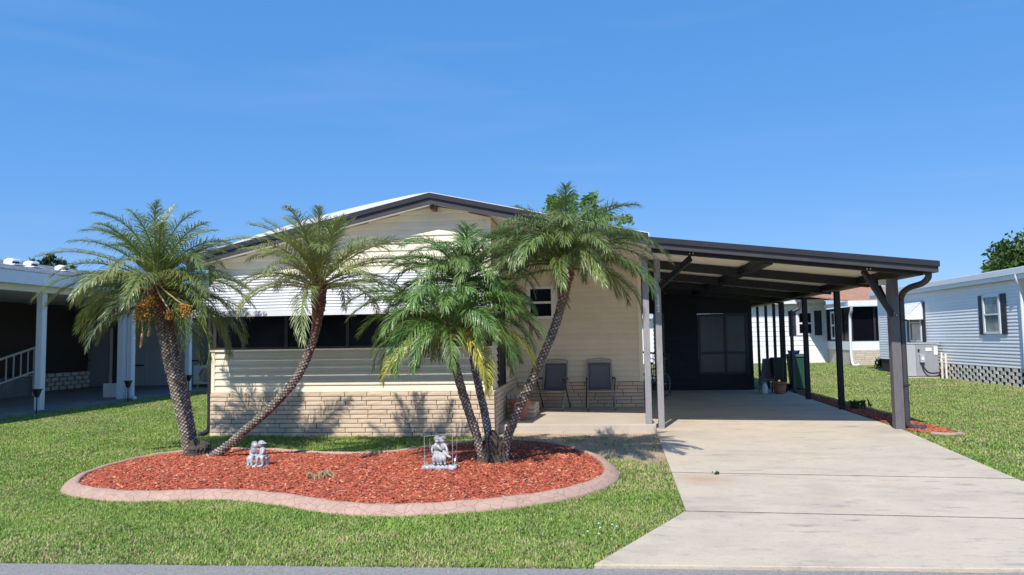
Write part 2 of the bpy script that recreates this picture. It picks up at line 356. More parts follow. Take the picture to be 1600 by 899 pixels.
def window_double_hung(parent, fr, u0, u1, z0, z1, frame_m='white', pane_m='window', fw=0.06, name='window', shutters=None):
    wn = wbox(MB(), fr, u0, u1, 0.0, 0.03, z0, z1).build(name, frame_m, parent)
    for a, b in ((u0-fw*.4, u0+fw), (u1-fw, u1+fw*.4)): wbox(MB(), fr, a, b, 0.03, 0.075, z0, z1).build('window_jamb', frame_m, wn)
    for a, b in ((z1-fw, z1), (z0, z0+fw), ((z0+z1)/2-fw*.4, (z0+z1)/2+fw*.4)): wbox(MB(), fr, u0+fw, u1-fw, 0.03, 0.072, a, b).build('sash_rail', frame_m, wn)
    for a, b in ((z0+fw, (z0+z1)/2-fw*.4), ((z0+z1)/2+fw*.4, z1-fw)):
        wbox(MB(), fr, u0+fw, u1-fw, 0.031, 0.042, a, b).build('pane', pane_m, wn)
    if shutters:
        for a, b in ((u0-fw*.4-shutters, u0-fw*.4-.01), (u1+fw*.4+.01, u1+fw*.4+shutters)):
            sh = wbox(MB(), fr, a, b, 0.02, 0.045, z0-.02, z1+.02).build('shutter', 'shutter', parent)
            k = int((z1-z0)/0.06)
            lv = MB()
            for i in range(k):
                za = z0+.03+i*(z1-z0-.06)/k
                if abs(za-(z0+z1)/2) < .05: continue
                wbox(lv, fr, a+.04, b-.04, 0.0455, 0.058, za, za+.03)
            lv.build('louver', 'shutter', sh)['kind'] = 'stuff'
    return wn

# ------------------------------------------------------------------ ground, street, driveway
mb = MB(); N = 40
mb.add([(-600, -200, 0), (600, -200, 0), (600, 900, 0), (-600, 900, 0)], [(0, 1, 2, 3)])
tag(mb.build('ground', 'soil'), kind='structure')
def sedge(x): return 5.41+0.031*(x+0.06)
mb = MB(); xs = np.linspace(-40, 40, 161); top = []
for x in xs: top.append((x, sedge(x)+0.015*math.sin(x*7.1)+0.012*math.sin(x*17.3), 0.006))
mb.add(top+[(x, -30, 0.006) for x in xs], [(i, i+162-1, i+162, i+1) for i in range(160)])
tag(mb.build('street', 'asphalt'), kind='structure')
drive = empty('driveway', (2.5, 9, 0), kind='structure')
SL = [[(.77, 7.085), (4.37, 6.9), (5.6, 5.595), (-.06, 5.42)], [(.785, 7.1), (4.375, 6.915), (4.55, 8.785), (.85, 9.06)],
      [(.85, 9.075), (4.55, 8.80), (5.06, 13.1), (.98, 13.14)], [(.98, 13.15), (5.06, 13.11), (5.3, 19.3), (5.5, 22.7), (1.03, 22.7)]]
for k, q in enumerate(SL):
    q = q[::-1] if k < 3 else q
    o = MB().prism(q if k == 3 else q, -0.05, 0.032).build('concrete_slab', 'concrete', drive, bevel=0.006)
    bm = bmesh.new(); bm.from_mesh(o.data); bmesh.ops.recalc_face_normals(bm, faces=bm.faces); bm.to_mesh(o.data); bm.free()
for a, b in (((.775, 7.093), (4.372, 6.907)), ((.85, 9.068), (4.55, 8.792))):
    MB().prism([(a[0], a[1]-.012), (b[0], b[1]-.012), (b[0], b[1]+.012), (a[0], a[1]+.012)], 0, .0345).build('expansion_joint', mat('joint_filler', (0.20, 0.17, 0.14), .9, .4, 9), drive)
patio = MB().prism([(-1.79, 12.95), (0.975, 12.93), (0.975, 16.2), (-1.79, 16.2)], -0.05, 0.15).build('patio', 'patio', bevel=0.012); tag(patio, kind='structure')

# ------------------------------------------------------------------ main home
HX0, HX1, SX1, YF, YR, YB = -6.87, 1.0, -1.8, 12.56, 16.2, 30.0
PK = (-2.79, 4.17); SLP = 0.222
def rz_(x): return PK[1]-SLP*abs(x-PK[0])                     # top of fascia above x
home = empty('mobile_home', ((HX0+HX1)/2, YF, 0), 'cream sided mobile home with white awning, brick skirt and dark gabled fascia', 'house')
zc = lambda x: rz_(x)-0.17
# wall cores
c = MB()
c.prism([(HX0+.02, 0), (SX1-.02, 0), (SX1-.02, 1.5), (HX0+.02, 1.5)], YF+.02, YF+.12, 'y')
c.prism([(HX0+.02, 2.84), (SX1-.02, 2.84), (SX1-.02, zc(SX1)), (PK[0], zc(PK[0])), (HX0+.02, zc(HX0))], YF+.02, YF+.12, 'y')
c.build('front_wall', 'siding', home)
c = MB().prism([(SX1-.1, 0), (HX1-.03, 0), (HX1-.03, zc(HX1)), (SX1-.1, zc(SX1))], YR+.02, YR+.14, 'y'); c.build('porch_wall', 'siding', home)
c = MB().box(SX1-.12, SX1-.02, YF+.14, YR+.01, 0, 3.7); c.build('sunroom_side_wall', 'siding', home)
c = MB().box(HX0+.02, HX0+.14, YF+.14, YB, 0, 3.05); c.build('left_wall', 'siding', home)
c = MB().box(HX1-.15, HX1-.03, YR+.16, YB, 0, 3.1); c.build('right_wall', 'siding', home)
c = MB().box(HX0+.15, HX1-.16, YB-.1, YB, 0, 3.0); c.build('rear_wall', 'siding', home)
front = Frame((0, YF+.02, 0), (1, 0, 0), (0, -1, 0)); porch = Frame((0, YR+.02, 0), (1, 0, 0), (0, -1, 0)); side = Frame((SX1-.02, 0, 0), (0, 1, 0), (1, 0, 0))
siding(home, front, HX0+.06, SX1-.02, 0.775, 1.5, 0.122, 'siding')
def gclip(z):
    d = max((PK[1]-0.17-z)/SLP, 0); return (max(HX0+.06, PK[0]-d), min(SX1-.02, PK[0]+d))
siding(home, front, 0, 0, 2.86, PK[1]-.18, 0.125, 'siding', gclip)
siding(home, porch, SX1, HX1-.1, 0.70, zc(HX1)-0.02, 0.118, 'siding', out=.036)
def pclip(z): return (SX1, min(HX1-.1, PK[0]+(PK[1]-0.17-z)/SLP))
siding(home, porch, 0, 0, zc(HX1)-0.02, zc(SX1), 0.118, 'siding', pclip)
for a, b in ((YF+.04, 13.30), (14.3, YR)):
    siding(home, side, a, b, 0.785, 2.8, 0.122, 'siding')
siding(home, side, YF+.04, YR, 2.8, zc(SX1), 0.122, 'siding')
# left wall siding
siding(home, Frame((HX0+.02, 0, 0), (0, 1, 0), (-1, 0, 0)), YF+.1, YB, 0.775, 3.0, 0.122, 'siding')
# corner trims, sill caps
MB().box(HX0-.005, HX0+.06, YF-.012, YF+.06, .775, 1.5).build('corner_trim', 'trim', home)
MB().box(SX1-.05, SX1+.012, YF-.014, YF+.05, .775, 1.5).build('corner_trim', 'trim', home)
MB().box(SX1-.05, SX1+.012, YF-.014, YF+.05, 2.86, zc(SX1)-.02).build('corner_trim', 'siding', home)
MB().box(HX1-.1, HX1-.02, YR-.02, YR+.03, .69, zc(HX1)).build('corner_trim', 'trim', home)
MB().box(HX0-.02, SX1+.02, YF-.03, YF+.14, 1.501, 1.535).build('window_sill', 'trim', home)
# sunroom glazing band
X = [HX0+.03, -6.62, -5.50, -4.37, -3.24, -2.12, SX1-.03]
for q in ((1.536, 1.575), (2.80, 2.84)): MB().box(HX0, SX1, YF+.03, YF+.10, *q).build('window_rail', 'frame', home)
for a, b in zip(X[:-1], X[1:]):
    wn = MB().box(a-.03, a+.03, YF+.035, YF+.095, 1.576, 2.799).build('mullion', 'frame', home)
    MB().box(a+.031, b-.031, YF+.06, YF+.075, 1.576, 2.799).build('pane', 'pane', home)
MB().box(SX1-.06, SX1-.001, YF+.034, YF+.094, 1.576, 2.799).build('mullion', 'frame', home)
MB().box(HX0+.3, SX1-.3, YF+1.6, YF+1.65, 0, 2.8).build('interior_partition', 'screen', home)
# side door of the sunroom
dr = MB().box(SX1-.02, SX1+.004, 13.32, 14.28, 0.79, 2.78).build('screen_door', 'screen', home)
for q in ((13.30, 13.37, .79, 2.8), (14.23, 14.30, .79, 2.8), (13.371, 14.229, 1.62, 1.70)): MB().box(SX1+.005, SX1+.03, *q).build('door_frame', 'frame', dr)
MB().sphere((SX1+.05, 13.45, 1.72), .03).build('door_knob', 'steel', dr)
# brick skirts
sk = MB().box(HX0+.03, SX1-.03, YF+.0, YF+.06, -.02, .765).build('front_skirt', 'mortar', home)
bricks(sk, Frame((0, YF-.002, 0), (1, 0, 0), (0, -1, 0)), 0, HX0, SX1+.046, 0.0, 0.775, 0.0775, 0.39)
sk = MB().box(SX1-.03, SX1+.0, YF+.0, YR, 0, .775).build('side_skirt', 'mortar', home)
bricks(sk, Frame((SX1+.002, 0, 0), (0, 1, 0), (1, 0, 0)), math.pi/2, YF+.0, YR-.03, 0.0, .785, 0.0785, 0.36)
sk = MB().box(SX1, HX1-.02, YR-.0, YR+.04, .1, .69).build('porch_skirt', 'mortar', home)
bricks(sk, Frame((0, YR-.002, 0), (1, 0, 0), (0, -1, 0)), 0, SX1+.06, HX1-.02, .15, .69, 0.077, 0.36)
# roof
def arch(x):
    b = 0.085*max(0, 1-((x+4.6)/1.95)**2) if x < PK[0] else 0.0
    return rz_(x)+0.02+b
xs = list(np.linspace(-7.2, PK[0], 17))+list(np.linspace(PK[0], 0.90, 9))[1:]
pts = [(x, arch(x)) for x in xs]+[(x, rz_(x)-0.05) for x in reversed(xs)]
rf = MB().prism(pts, 12.26, YB+.3, 'y').build('roof', 'roof', home)
for (xa, xb) in ((-7.2, PK[0]), (PK[0], 0.88)):
    za, zb = rz_(xa), rz_(xb)
    for nm, y0, y1, t0, t1, m in (('fascia', 12.20, 12.258, 0.0, 0.085, 'fascia2'), ('fascia', 12.235, 12.285, 0.087, 0.185, 'fascia')):
        MB().hexa([(xa, y0, za-t1), (xb, y0, zb-t1), (xb, y1, zb-t1), (xa, y1, za-t1), (xa, y0, za-t0), (xb, y0, zb-t0), (xb, y1, zb-t0), (xa, y1, za-t0)]).build(nm, m, rf)
    q = MB().hexa([(xa, 12.286, za-.15), (xb, 12.286, zb-.15), (xb, YF+.3 if xa < -3 else YR+.02, zb-.15), (xa, YF+.3 if xa < -3 else YR+.02, za-.15),
                   (xa, 12.286, za-.10), (xb, 12.286, zb-.10), (xb, YF+.3 if xa < -3 else YR+.02, zb-.10), (xa, YF+.3 if xa < -3 else YR+.02, za-.10)])
    q.build('porch_ceiling', 'ceiling', rf)
MB().box(PK[0]-.01, PK[0]+.06, 12.30, YF+.02, PK[1]-.265, PK[1]-.19).build('ridge_beam', mat('redwood', (0.12, 0.05, 0.035), 0.7), rf)
MB().box(-7.28, -7.16, 12.24, YB, 3.07, 3.17).build('gutter', 'fascia', rf)
# porch window
window_double_hung(home, porch, -1.50, -0.92, 2.08, 2.80, 'offwhite', 'pane', 0.06)
# left corner downspout
ds = MB().tube(catmull([(HX0-.07, YF+.03, 3.05), (HX0-.05, YF+.02, 2.8), (HX0-.045, YF+.02, 1.0), (HX0-.045, YF+.02, .22), (HX0-.06, YF-.03, .09), (HX0-.16, YF-.14, .05)], n=5), .042, 8); ds.build('downspout', 'fascia2', home, smooth=True)
# porch post beside the wall corner
MB().box(0.81, 0.915, 12.995, 13.10, 0.15, 3.06).build('porch_post', 'postlight', home, bevel=0.008)
# brick landing and step by the side door
ld = MB().box(SX1+.06, -1.43, 14.08, 15.2, .1, .585).build('brick_landing', 'mortar', home)
bricks(ld, Frame((0, 14.078, 0), (1, 0, 0), (0, -1, 0)), 0, SX1+.06, -1.40, .15, .51, .09, .26)
for i in range(4):
    inst('brick', rnd.choice(BR), ld, (SX1+.07+i*.085, 14.06, .515), 0, (.075, 1.1, .085))
for i in range(12): MB().box(SX1+.07, -1.415, 14.10+i*.093, 14.182+i*.093, .586, .605).build('brick', 'brick', ld)
st = MB().box(-1.40, -1.25, 14.05, 15.1, .1, .36).build('brick_step', 'mortar', home)
bricks(st, Frame((0, 14.048, 0), (1, 0, 0), (0, -1, 0)), 0, -1.42, -1.20, .15, .385, .078, .3)
bricks(st, Frame((-1.248, 0, 0), (0, 1, 0), (1, 0, 0)), math.pi/2, 14.06, 15.1, .15, .385, .078, .36)
for i in range(3): MB().box(-1.40, -1.215, 14.04+i*.355, 14.38+i*.355, .361, .388).build('brick', 'brick', st)

# slat awning over the sunroom windows
AX0, AX1 = -6.76, -1.62; A0 = Vector((0, YF-.01, 2.87)); A1 = Vector((0, 11.66, 2.165))
aw = empty('window_awning', (AX0, YF, 2.1), 'long white slatted metal awning shading the sunroom windows', 'awning')
ns = 13; d = (A1-A0)/ns; nn = Vector((0, -d.z, d.y)).normalized()*-1
nn = nn if nn.z > 0 else -nn
for i in range(ns):
    a = A0+d*i; b = A0+d*(i+.97)+nn*.026; c_ = A0+d*(i+.86)-nn*.002
    MB().prism([(a.y, a.z), (b.y, b.z), (b.y+.002, b.z-.005), (c_.y, c_.z), (a.y+.004, a.z-.012)], AX0, AX1, 'x').build('slat', 'white', aw)
MB().box(AX0-.01, AX1+.01, A1.y-.05, A1.y-.015, A1.z-.075, A1.z+.012).build('valance', 'white', aw)
for x in (AX0+.02, -4.2, AX1-.02):
    MB().bar((x, YF-.03, 2.1), (x, A1.y+.03, A1.z-.05), .025, .025).build('arm', 'white', aw)
for x in (AX0, AX1-.03):
    MB().hexa([(x, A1.y, A1.z-.06), (x+.03, A1.y, A1.z-.06), (x+.03, YF-.02, 2.80), (x, YF-.02, 2.80), (x, A1.y, A1.z-.02), (x+.03, A1.y, A1.z-.02), (x+.03, YF-.02, 2.84), (x, YF-.02, 2.84)]).build('side_rail', 'white', aw)

# ------------------------------------------------------------------ carport
def cz(x): return 3.29-0.1165*(x-0.88)                         # top of the carport fascia
CX0, CX1, CYF, CYB = 0.89, 5.36, 12.22, 27.0
car = empty('carport', (3, 13.2, 0), 'open carport with dark beams, gray posts and a beige ceiling', 'carport')
def slab(nm, xa, xb, y0, y1, t0, t1, m, p=car):
    return MB().hexa([(xa, y0, cz(xa)-t1), (xb, y0, cz(xb)-t1), (xb, y1, cz(xb)-t1), (xa, y1, cz(xa)-t1), (xa, y0, cz(xa)-t0), (xb, y0, cz(xb)-t0), (xb, y1, cz(xb)-t0), (xa, y1, cz(xa)-t0)]).build(nm, m, p)
crf = slab('roof', CX0, CX1, CYF+.06, CYB, .02, .05, 'roof')
slab('fascia', CX0-.01, CX1+.02, CYF-.02, CYF+.058, -.005, .085, 'fascia2', crf); slab('fascia', CX0-.01, CX1+.01, CYF+.015, CYF+.07, .087, .175, 'fascia', crf)
k = 30
for i in range(k):                                            # ceiling pans running across
    y0 = CYF+.09+i*(CYB-CYF-.1)/k; y1 = y0+(CYB-CYF-.1)/k
    slab('ceiling_pan', CX0+.02, CX1-.04, y0+.006, y1-.006, .052, .075+.012*(i % 2), 'ceiling', crf)
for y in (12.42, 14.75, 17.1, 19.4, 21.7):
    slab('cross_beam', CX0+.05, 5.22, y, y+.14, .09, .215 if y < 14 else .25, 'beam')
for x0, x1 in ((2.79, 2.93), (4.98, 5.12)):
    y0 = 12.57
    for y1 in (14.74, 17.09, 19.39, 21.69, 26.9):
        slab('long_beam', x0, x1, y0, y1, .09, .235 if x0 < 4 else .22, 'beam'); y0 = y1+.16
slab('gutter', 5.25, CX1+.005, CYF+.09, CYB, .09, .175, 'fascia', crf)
# posts: front right, two slender ones, rear right, front left with the number
def post(x, y, wd, z1, m='postwood', bev=.006, z0=.03): return MB().box(x-wd/2, x+wd/2, y-wd/2, y+wd/2, z0, z1).build('post', m, car, bevel=bev)
pr = post(5.05, 13.27, .15, cz(5.05)-.22, z0=0.0)
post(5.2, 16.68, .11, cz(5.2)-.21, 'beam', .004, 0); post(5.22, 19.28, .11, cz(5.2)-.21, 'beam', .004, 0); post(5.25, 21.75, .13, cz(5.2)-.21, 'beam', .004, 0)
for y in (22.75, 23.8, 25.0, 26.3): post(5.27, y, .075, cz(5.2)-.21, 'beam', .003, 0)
pl = post(1.10, 13.38, .105, cz(1.1)-.22, 'postlight')
def brace(p, a, b, wd=.10): return MB().bar(a, b, .05, wd).build('brace', 'beam', car)
brace(pr, (5.0, 13.18, 1.96), (4.36, 12.60, 2.68)); brace(pr, (5.05, 13.33, 1.95), (5.05, 14.0, 2.62))
brace(pl, (1.15, 13.31, 2.55), (1.60, 12.60, 2.96))
for y in (13.2,): MB().box(5.0, 5.1, 13.2, 13.34, 2.47, 2.50).build('bracket', 'steel', car)
for (x, z) in ((4.36, 2.69), (4.41, 2.69), (1.56, 3.02), (1.62, 3.02), (5.03, 1.99), (5.07, 1.95)):
    MB().sphere((x, 12.41 if z > 2.5 else 13.18, z), .014, 8, 4).build('bolt', 'steel', car)
for i, ch in enumerate('1542'):
    txt = bpy.data.curves.new('digit', 'FONT'); txt.body = ch; txt.size = .105; txt.align_x = 'CENTER'; txt.extrude = .003; txt.offset = .004
    to = bpy.data.objects.new('digit', txt); COL.objects.link(to); bpy.context.view_layer.update()
    me = bpy.data.meshes.new_from_object(to.evaluated_get(bpy.context.evaluated_depsgraph_get())); bpy.data.objects.remove(to)
    me.materials.clear(); me.materials.append(M['label']); to = bpy.data.objects.new('digit', me); COL.objects.link(to); to.parent = pl
    to.location = Vector((1.10, 13.323, 2.335-i*.082))-ORG[car.name]; to.rotation_euler = (R_(90), 0, 0)
# downspouts
def downspout(x, y, xr, zt, base, top=None):
    pth = catmull((top or [(xr, y, zt), (xr, y, zt-.13), (xr-.06, y, zt-.22), (xr-.22, y, zt-.29), (x+.02, y, zt-.38)])+[(x, y, zt-.6), (x, y, .4), (x, y, .14), (x+.06, y-.01, .06), (x+.26, y-.03, .045)], n=6)
    d_ = MB().tube(pth, .05, 10).build('downspout', 'fascia', car, smooth=True)
    for z in (1.85, .75): MB().box(x-.056, x+.056, y-.056, y+.056, z, z+.03).build('strap', 'fascia2', d_)
    for i in range(6):
        c_ = Vector(pth[-1-i*2]); MB().tube([c_+Vector((-.012, 0, .004)), c_+Vector((.012, 0, -.004))], .056, 10).build('corrugation', 'fascia', d_)
downspout(5.18, 13.25, 5.31, cz(5.3)-.17, 0, [(5.29, 12.42, cz(5.3)-.17), (5.29, 12.43, cz(5.3)-.25), (5.27, 12.62, cz(5.3)-.33), (5.21, 13.0, cz(5.3)-.38), (5.18, 13.22, cz(5.3)-.50)]); downspout(5.42, 21.4, 5.66, cz(5.3)-.20, 0)
MB().box(4.88, 4.99, 13.3, 13.4, cz(5)-.33, cz(5)-.24).build('junction_box', 'offwhite', car)

# utility room at the back of the carport
ut = empty('utility_room', (3.3, 22.7, 0), 'dark walled utility room with sliding glass door at back of carport', 'shed')
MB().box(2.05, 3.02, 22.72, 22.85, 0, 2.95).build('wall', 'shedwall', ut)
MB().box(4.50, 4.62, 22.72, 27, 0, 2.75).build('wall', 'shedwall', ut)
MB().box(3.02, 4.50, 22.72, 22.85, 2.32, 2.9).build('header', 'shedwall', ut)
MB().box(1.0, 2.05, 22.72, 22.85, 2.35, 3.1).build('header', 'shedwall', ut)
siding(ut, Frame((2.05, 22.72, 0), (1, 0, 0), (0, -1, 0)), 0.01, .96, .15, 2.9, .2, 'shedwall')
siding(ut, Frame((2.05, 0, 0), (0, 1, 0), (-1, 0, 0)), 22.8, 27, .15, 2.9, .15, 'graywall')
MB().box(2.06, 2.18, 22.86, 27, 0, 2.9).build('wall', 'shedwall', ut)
MB().box(3.02, 4.50, 23.6, 23.65, 0, 2.3).build('interior_wall', 'graywall', ut)
gd = MB().box(3.02, 4.5, 22.70, 22.80, 0.03, .5).build('sliding_door', 'beam', ut)
for x in (3.03, 3.80, 4.42): MB().box(x, x+.07, 22.69, 22.78, .501, 2.31).build('stile', 'frame', gd)
for a, b in ((3.11, 3.795), (3.875, 4.415)):
    for z in (.502, 1.1, 2.24): MB().box(a, b, 22.70, 22.77, z, z+.07).build('rail', 'frame', gd)
for a, b in ((3.105, 3.797), (3.873, 4.417)):
    for z0, z1 in ((.573, 1.098), (1.172, 2.238)): MB().box(a, b, 22.73, 22.745, z0, z1).build('pane', 'pale_pane', gd)
# stoop rail beside the house
rl = empty('stoop_railing', (1.3, 19.6, 0), 'black metal railing behind the front left posts', 'railing')
f = MB().bar((1.06, 20.6, 1.25), (2.0, 20.6, 1.15), .05, .05); f.build('handrail', 'black', rl)
MB().bar((1.06, 20.6, .62), (2.0, 20.6, .52), .03, .03).build('bottom_rail', 'black', rl)
for i in range(9): MB().bar((1.08+i*.11, 20.6, .03 if i in (0, 8) else .6-i*.012), (1.08+i*.11, 20.6, 1.24-i*.011), .02, .02).build('baluster', 'black', rl)

# ------------------------------------------------------------------ palms
def hash_noise(a): return np.modf(np.abs(np.sin(a*127.1)*43758.5453))[0]
def frond_mesh(seed, e0, bend, L=1.5, ll=0.34, pairs=46, droop=0.5, vee=0.35):
    r = random.Random(seed); V = []; F = []; T = []
    S = 14; P = []; A = []; x = z = 0.0
    for i in range(S+1):
        s = i/S; e = e0-bend*(s**1.6); P.append(Vector((x, 0.04*math.sin(s*3+seed)*s, z))); A.append(e)
        x += math.cos(e)*L/S; z += math.sin(e)*L/S
    def at(s):
        f = min(s*S, S-1e-4); i = int(f); t = f-i; return P[i].lerp(P[i+1], t), A[i]*(1-t)+A[i+1]*t
    for i in range(S+1):                                       # rachis
        e = A[i]; rad = 0.014*(1-.8*i/S)+.002; nrm = Vector((-math.sin(e), 0, math.cos(e)))
        for o in (Vector((0, rad*1.2, 0)), nrm*rad*.8, Vector((0, -rad*1.2, 0)), -nrm*rad):
            V.append(P[i]+o); T.append((1.5, 1.25, 1.1) if i < 5 else (1.25, 1.15, 1.0))
        if i:
            b = (i-1)*4
            for j in range(4): F.append((b+j, b+(j+1) % 4, b+4+(j+1) % 4, b+4+j))
    Q = []
    for k in range(pairs):
        s = 0.14+0.86*(k+.5)/pairs
        p, e = at(s); tan = Vector((math.cos(e), 0, math.sin(e))); nrm = Vector((-math.sin(e), 0, math.cos(e)))
        q = (s-.14)/.86
        ln = ll*(0.45+0.55*min(1, q/.25))*(1-0.62*max(0, (q-.45)/.55)**1.3)
        for sd in (-1, 1):
            l_ = ln*r.uniform(.72, 1.15); fa = R_(56-32*q+r.uniform(-13, 13))
            dv = Vector((0, sd, 0))*math.sin(fa)+tan*math.cos(fa)+nrm*(vee+r.uniform(-.3, .3)); dv.normalize()
            wv = dv.cross(nrm).normalized(); wv = (wv+nrm*r.uniform(-.35, .35)).normalized()*(.0043*r.uniform(.75, 1.3))
            d2 = (dv+Vector((0, 0, -droop*r.uniform(.7, 1.35)))).normalized(); d3 = (dv+Vector((0, 0, -droop*2.1*r.uniform(.7, 1.3)))).normalized()
            m1 = p+dv*l_*.35; m2 = m1+d2*l_*.35; tp = m2+d3*l_*.3
            b = len(V); V += [p-wv*.5, p+wv*.5, m1-wv, m1+wv, m2-wv*.8, m2+wv*.8, tp-wv*.12, tp+wv*.12]
            c = r.uniform(.75, 1.2); tipc = (c*1.06, c*1.02, c)
            T += [(c, c, c)]*6+[tipc]*2
            F += [(b, b+1, b+3, b+2), (b+2, b+3, b+5, b+4), (b+4, b+5, b+7, b+6)]
    me = bpy.data.meshes.new('frond'); me.from_pydata(V, [], F); me.update()
    a = me.attributes.new('tint', 'FLOAT_COLOR', 'POINT'); a.data.foreach_set('color', np.array([(*t, 1) for t in T], np.float32).ravel())
    me.materials.append(M['frond']); return me
FM = {}
def frond_for(e0deg, bend, L, droop, var):
    key = (round(e0deg/15), round(bend/20), round(L*5), round(droop*4), var)
    if key not in FM:
        FM[key] = frond_mesh(hash(key) & 0xffff, R_(key[0]*15), R_(key[1]*20), key[2]/5, .22+.055*key[2]/5, int(84*min(1.15, key[2]/5/1.3)), key[3]/4)
    return FM[key]
def palm(path, r0, r1, crown, label, seed, brown=.2, gray=(.26, .23, .19)):
    """path: trunk points (world, base first); crown: dict"""
    r = random.Random(seed); base = Vector(path[0]); base.z = 0
    root = empty('palm_tree', base, label, 'palm tree', 'slender palms in the mulch bed')
    P = catmull(path, n=10); seg = np.linalg.norm(np.diff(P, axis=0), axis=1); cum = np.concatenate([[0], np.cumsum(seg)]); tot = cum[-1]
    nl = int(tot/.0085); s = np.linspace(0, tot, nl); C = np.stack([np.interp(s, cum, P[:, i]) for i in range(3)], 1)
    tan = np.gradient(C, axis=0); tan /= np.linalg.norm(tan, axis=1)[:, None]
    ref = np.array([0, 1., 0]); a = ref-tan*(tan@ref)[:, None]; a /= np.linalg.norm(a, axis=1)[:, None]; b = np.cross(tan, a)
    na = 42; th = np.linspace(0, 2*np.pi, na, endpoint=False); q = s/tot
    rad = r0+(r1-r0)*q+0.05*np.exp(-s/.07)*.6
    cs = np.clip((q-(1-brown))/(brown*.5), 0, 1)               # boot zone below the crown
    rad = rad*(1+.75*cs*np.clip((1.02-q)/.06, .55, 1))
    U = th[None, :]/(2*np.pi)*6+.12*np.sin(s[:, None]*3+seed); Vv = s[:, None]/.05*(1-.25*cs[:, None])
    bump = np.abs(np.sin(np.pi*(U+Vv))*np.sin(np.pi*(U-Vv)))**.7
    nz_ = hash_noise(np.floor(U+Vv)*3.3+np.floor(U-Vv)*7.7+seed)
    disp = bump*(.011+.012*cs[:, None])*(.3+1.3*nz_)
    rr = rad[:, None]+disp+npr.randn(nl, na)*.0012
    V = C[:, None, :]+rr[..., None]*(np.cos(th)[None, :, None]*a[:, None, :]+np.sin(th)[None, :, None]*b[:, None, :])
    k1 = np.clip(bump*1.6-.5, 0, 1)[..., None]*(.2+1.3*nz_[..., None])
    dk = np.array([.085, .062, .05]); g = np.array(gray)*1.6; rb = np.array([.15, .062, .036])
    rb2 = np.array([.27, .125, .07]); csn = np.clip((q-(1-brown*1.7))/(brown), 0, 1)[:, None, None]
    col = (dk*(1-k1)+g*k1)*(1-csn)+(rb*(1-k1)+rb2*k1)*csn
    idx = np.arange(nl*na).reshape(nl, na)
    F = np.stack([idx[:-1], np.roll(idx, -1, 1)[:-1], np.roll(idx, -1, 1)[1:], idx[1:]], -1).reshape(-1, 4)
    Vl = V.reshape(-1, 3)-np.array(base)
    npmesh('trunk', Vl, F, 'trunk', root, col.reshape(-1, 3), True)
    top = Vector(C[-1])-base; td = Vector(tan[-1])
    n = crown['n']; ga = 2.39996
    lean = td.to_track_quat('Z', 'Y').to_matrix() if crown.get('lean', 0) else None
    for i in range(n):
        t = (i+.5)/n
        e = crown['e'][0]+(crown['e'][1]-crown['e'][0])*t**crown.get('pow', 1.0)+r.uniform(-13, 13)
        bd = crown['bend'][0]+(crown['bend'][1]-crown['bend'][0])*t+r.uniform(-14, 14)
        L = crown['L']*(0.72+.28*min(1, t*3))*r.uniform(.88, 1.1)
        me = frond_for(e, bd, L, crown.get('droop', .45)*(.6+.7*t)*1.25, i % 3)
        o = bpy.data.objects.new('frond', me); COL.objects.link(o); o.parent = root
        az = i*ga+r.uniform(-.25, .25)+seed
        if t > crown.get('clear', 2) and math.cos(az+math.pi/2) > .55: continue      # no old fronds left on the street side
        o.rotation_euler = (r.uniform(-.45, .45)*(.4+.6*t), r.uniform(-.06, .06), az)
        rr_ = r1*.6*min(1, t*2)
        o.location = top+Vector((math.cos(az)*rr_, math.sin(az)*rr_, -.02-.20*t+.02))
        sc = r.uniform(.92, 1.08); o.scale = (sc, sc, sc)
        c = crown.get('col', (1, 1, 1)); v = r.uniform(.8, 1.15)*(1.08-.15*t)
        yl = crown.get('yellow', 0)
        if t > .8 and r.random() < yl: o.color = (c[0]*2.9, c[1]*1.6, c[2]*.9, 1)
        else: o.color = (c[0]*v*r.uniform(.93, 1.12), c[1]*v, c[2]*v*r.uniform(.85, 1.1), 1)
    # cut leaf stubs below the living fronds
    mbs = []
    for i in range(14):
        az = i*ga; rr_ = r1*1.15; zz = -.08-.018*i
        bs = top+td*zz+Vector((math.cos(az), math.sin(az), 0))*rr_*.9
        MB().tube([bs, bs+Vector((math.cos(az)*.035, math.sin(az)*.035, .06)), bs+Vector((math.cos(az)*.05, math.sin(az)*.05, .14))], [.02, .015, .006], 5).build('leaf_stub', 'stalk' if i % 3 == 0 else 'bark', root, local=True)
    return root, top, r
def P2(px, py, Y):                                             # image-measured point on the vertical plane y = Y
    dv = RX*((px-800)/FPX)+UX*((449.5-py)/FPX)+fwd; t = Y/dv.y; q = Vector((0, 0, CAMH))+dv*t; return (q.x, q.y, q.z)
def path(pts, y0, y1): 
    n_ = len(pts)-1; out = [P2(px, py, y0+(y1-y0)*i/n_) for i, (px, py) in enumerate(pts)]
    out[0] = (out[0][0], out[0][1], 0.03); return out
lp, ltop, lr = palm(path([(297, 718), (283, 650), (268, 590), (255, 530), (247, 480), (244, 432)], 9.85, 9.85), .058, .052,
     dict(n=68, e=(74, -18), bend=(60, 86), L=1.5, col=(1.2, 1.2, 1.0), droop=.5, pow=.72, clear=.62), 'tallest left palm with orange fruit clusters hanging below its wide crown', 3)
palm(path([(307, 715), (297, 660), (286, 600), (274, 550), (264, 505), (262, 462)], 10.08, 10.25), .054, .046,
     dict(n=20, e=(60, -10), bend=(50, 85), L=1.3, col=(.72, .75, .85), droop=.45), 'pale trunked palm rising directly behind the fruiting palm', 5, gray=(.40, .37, .33))
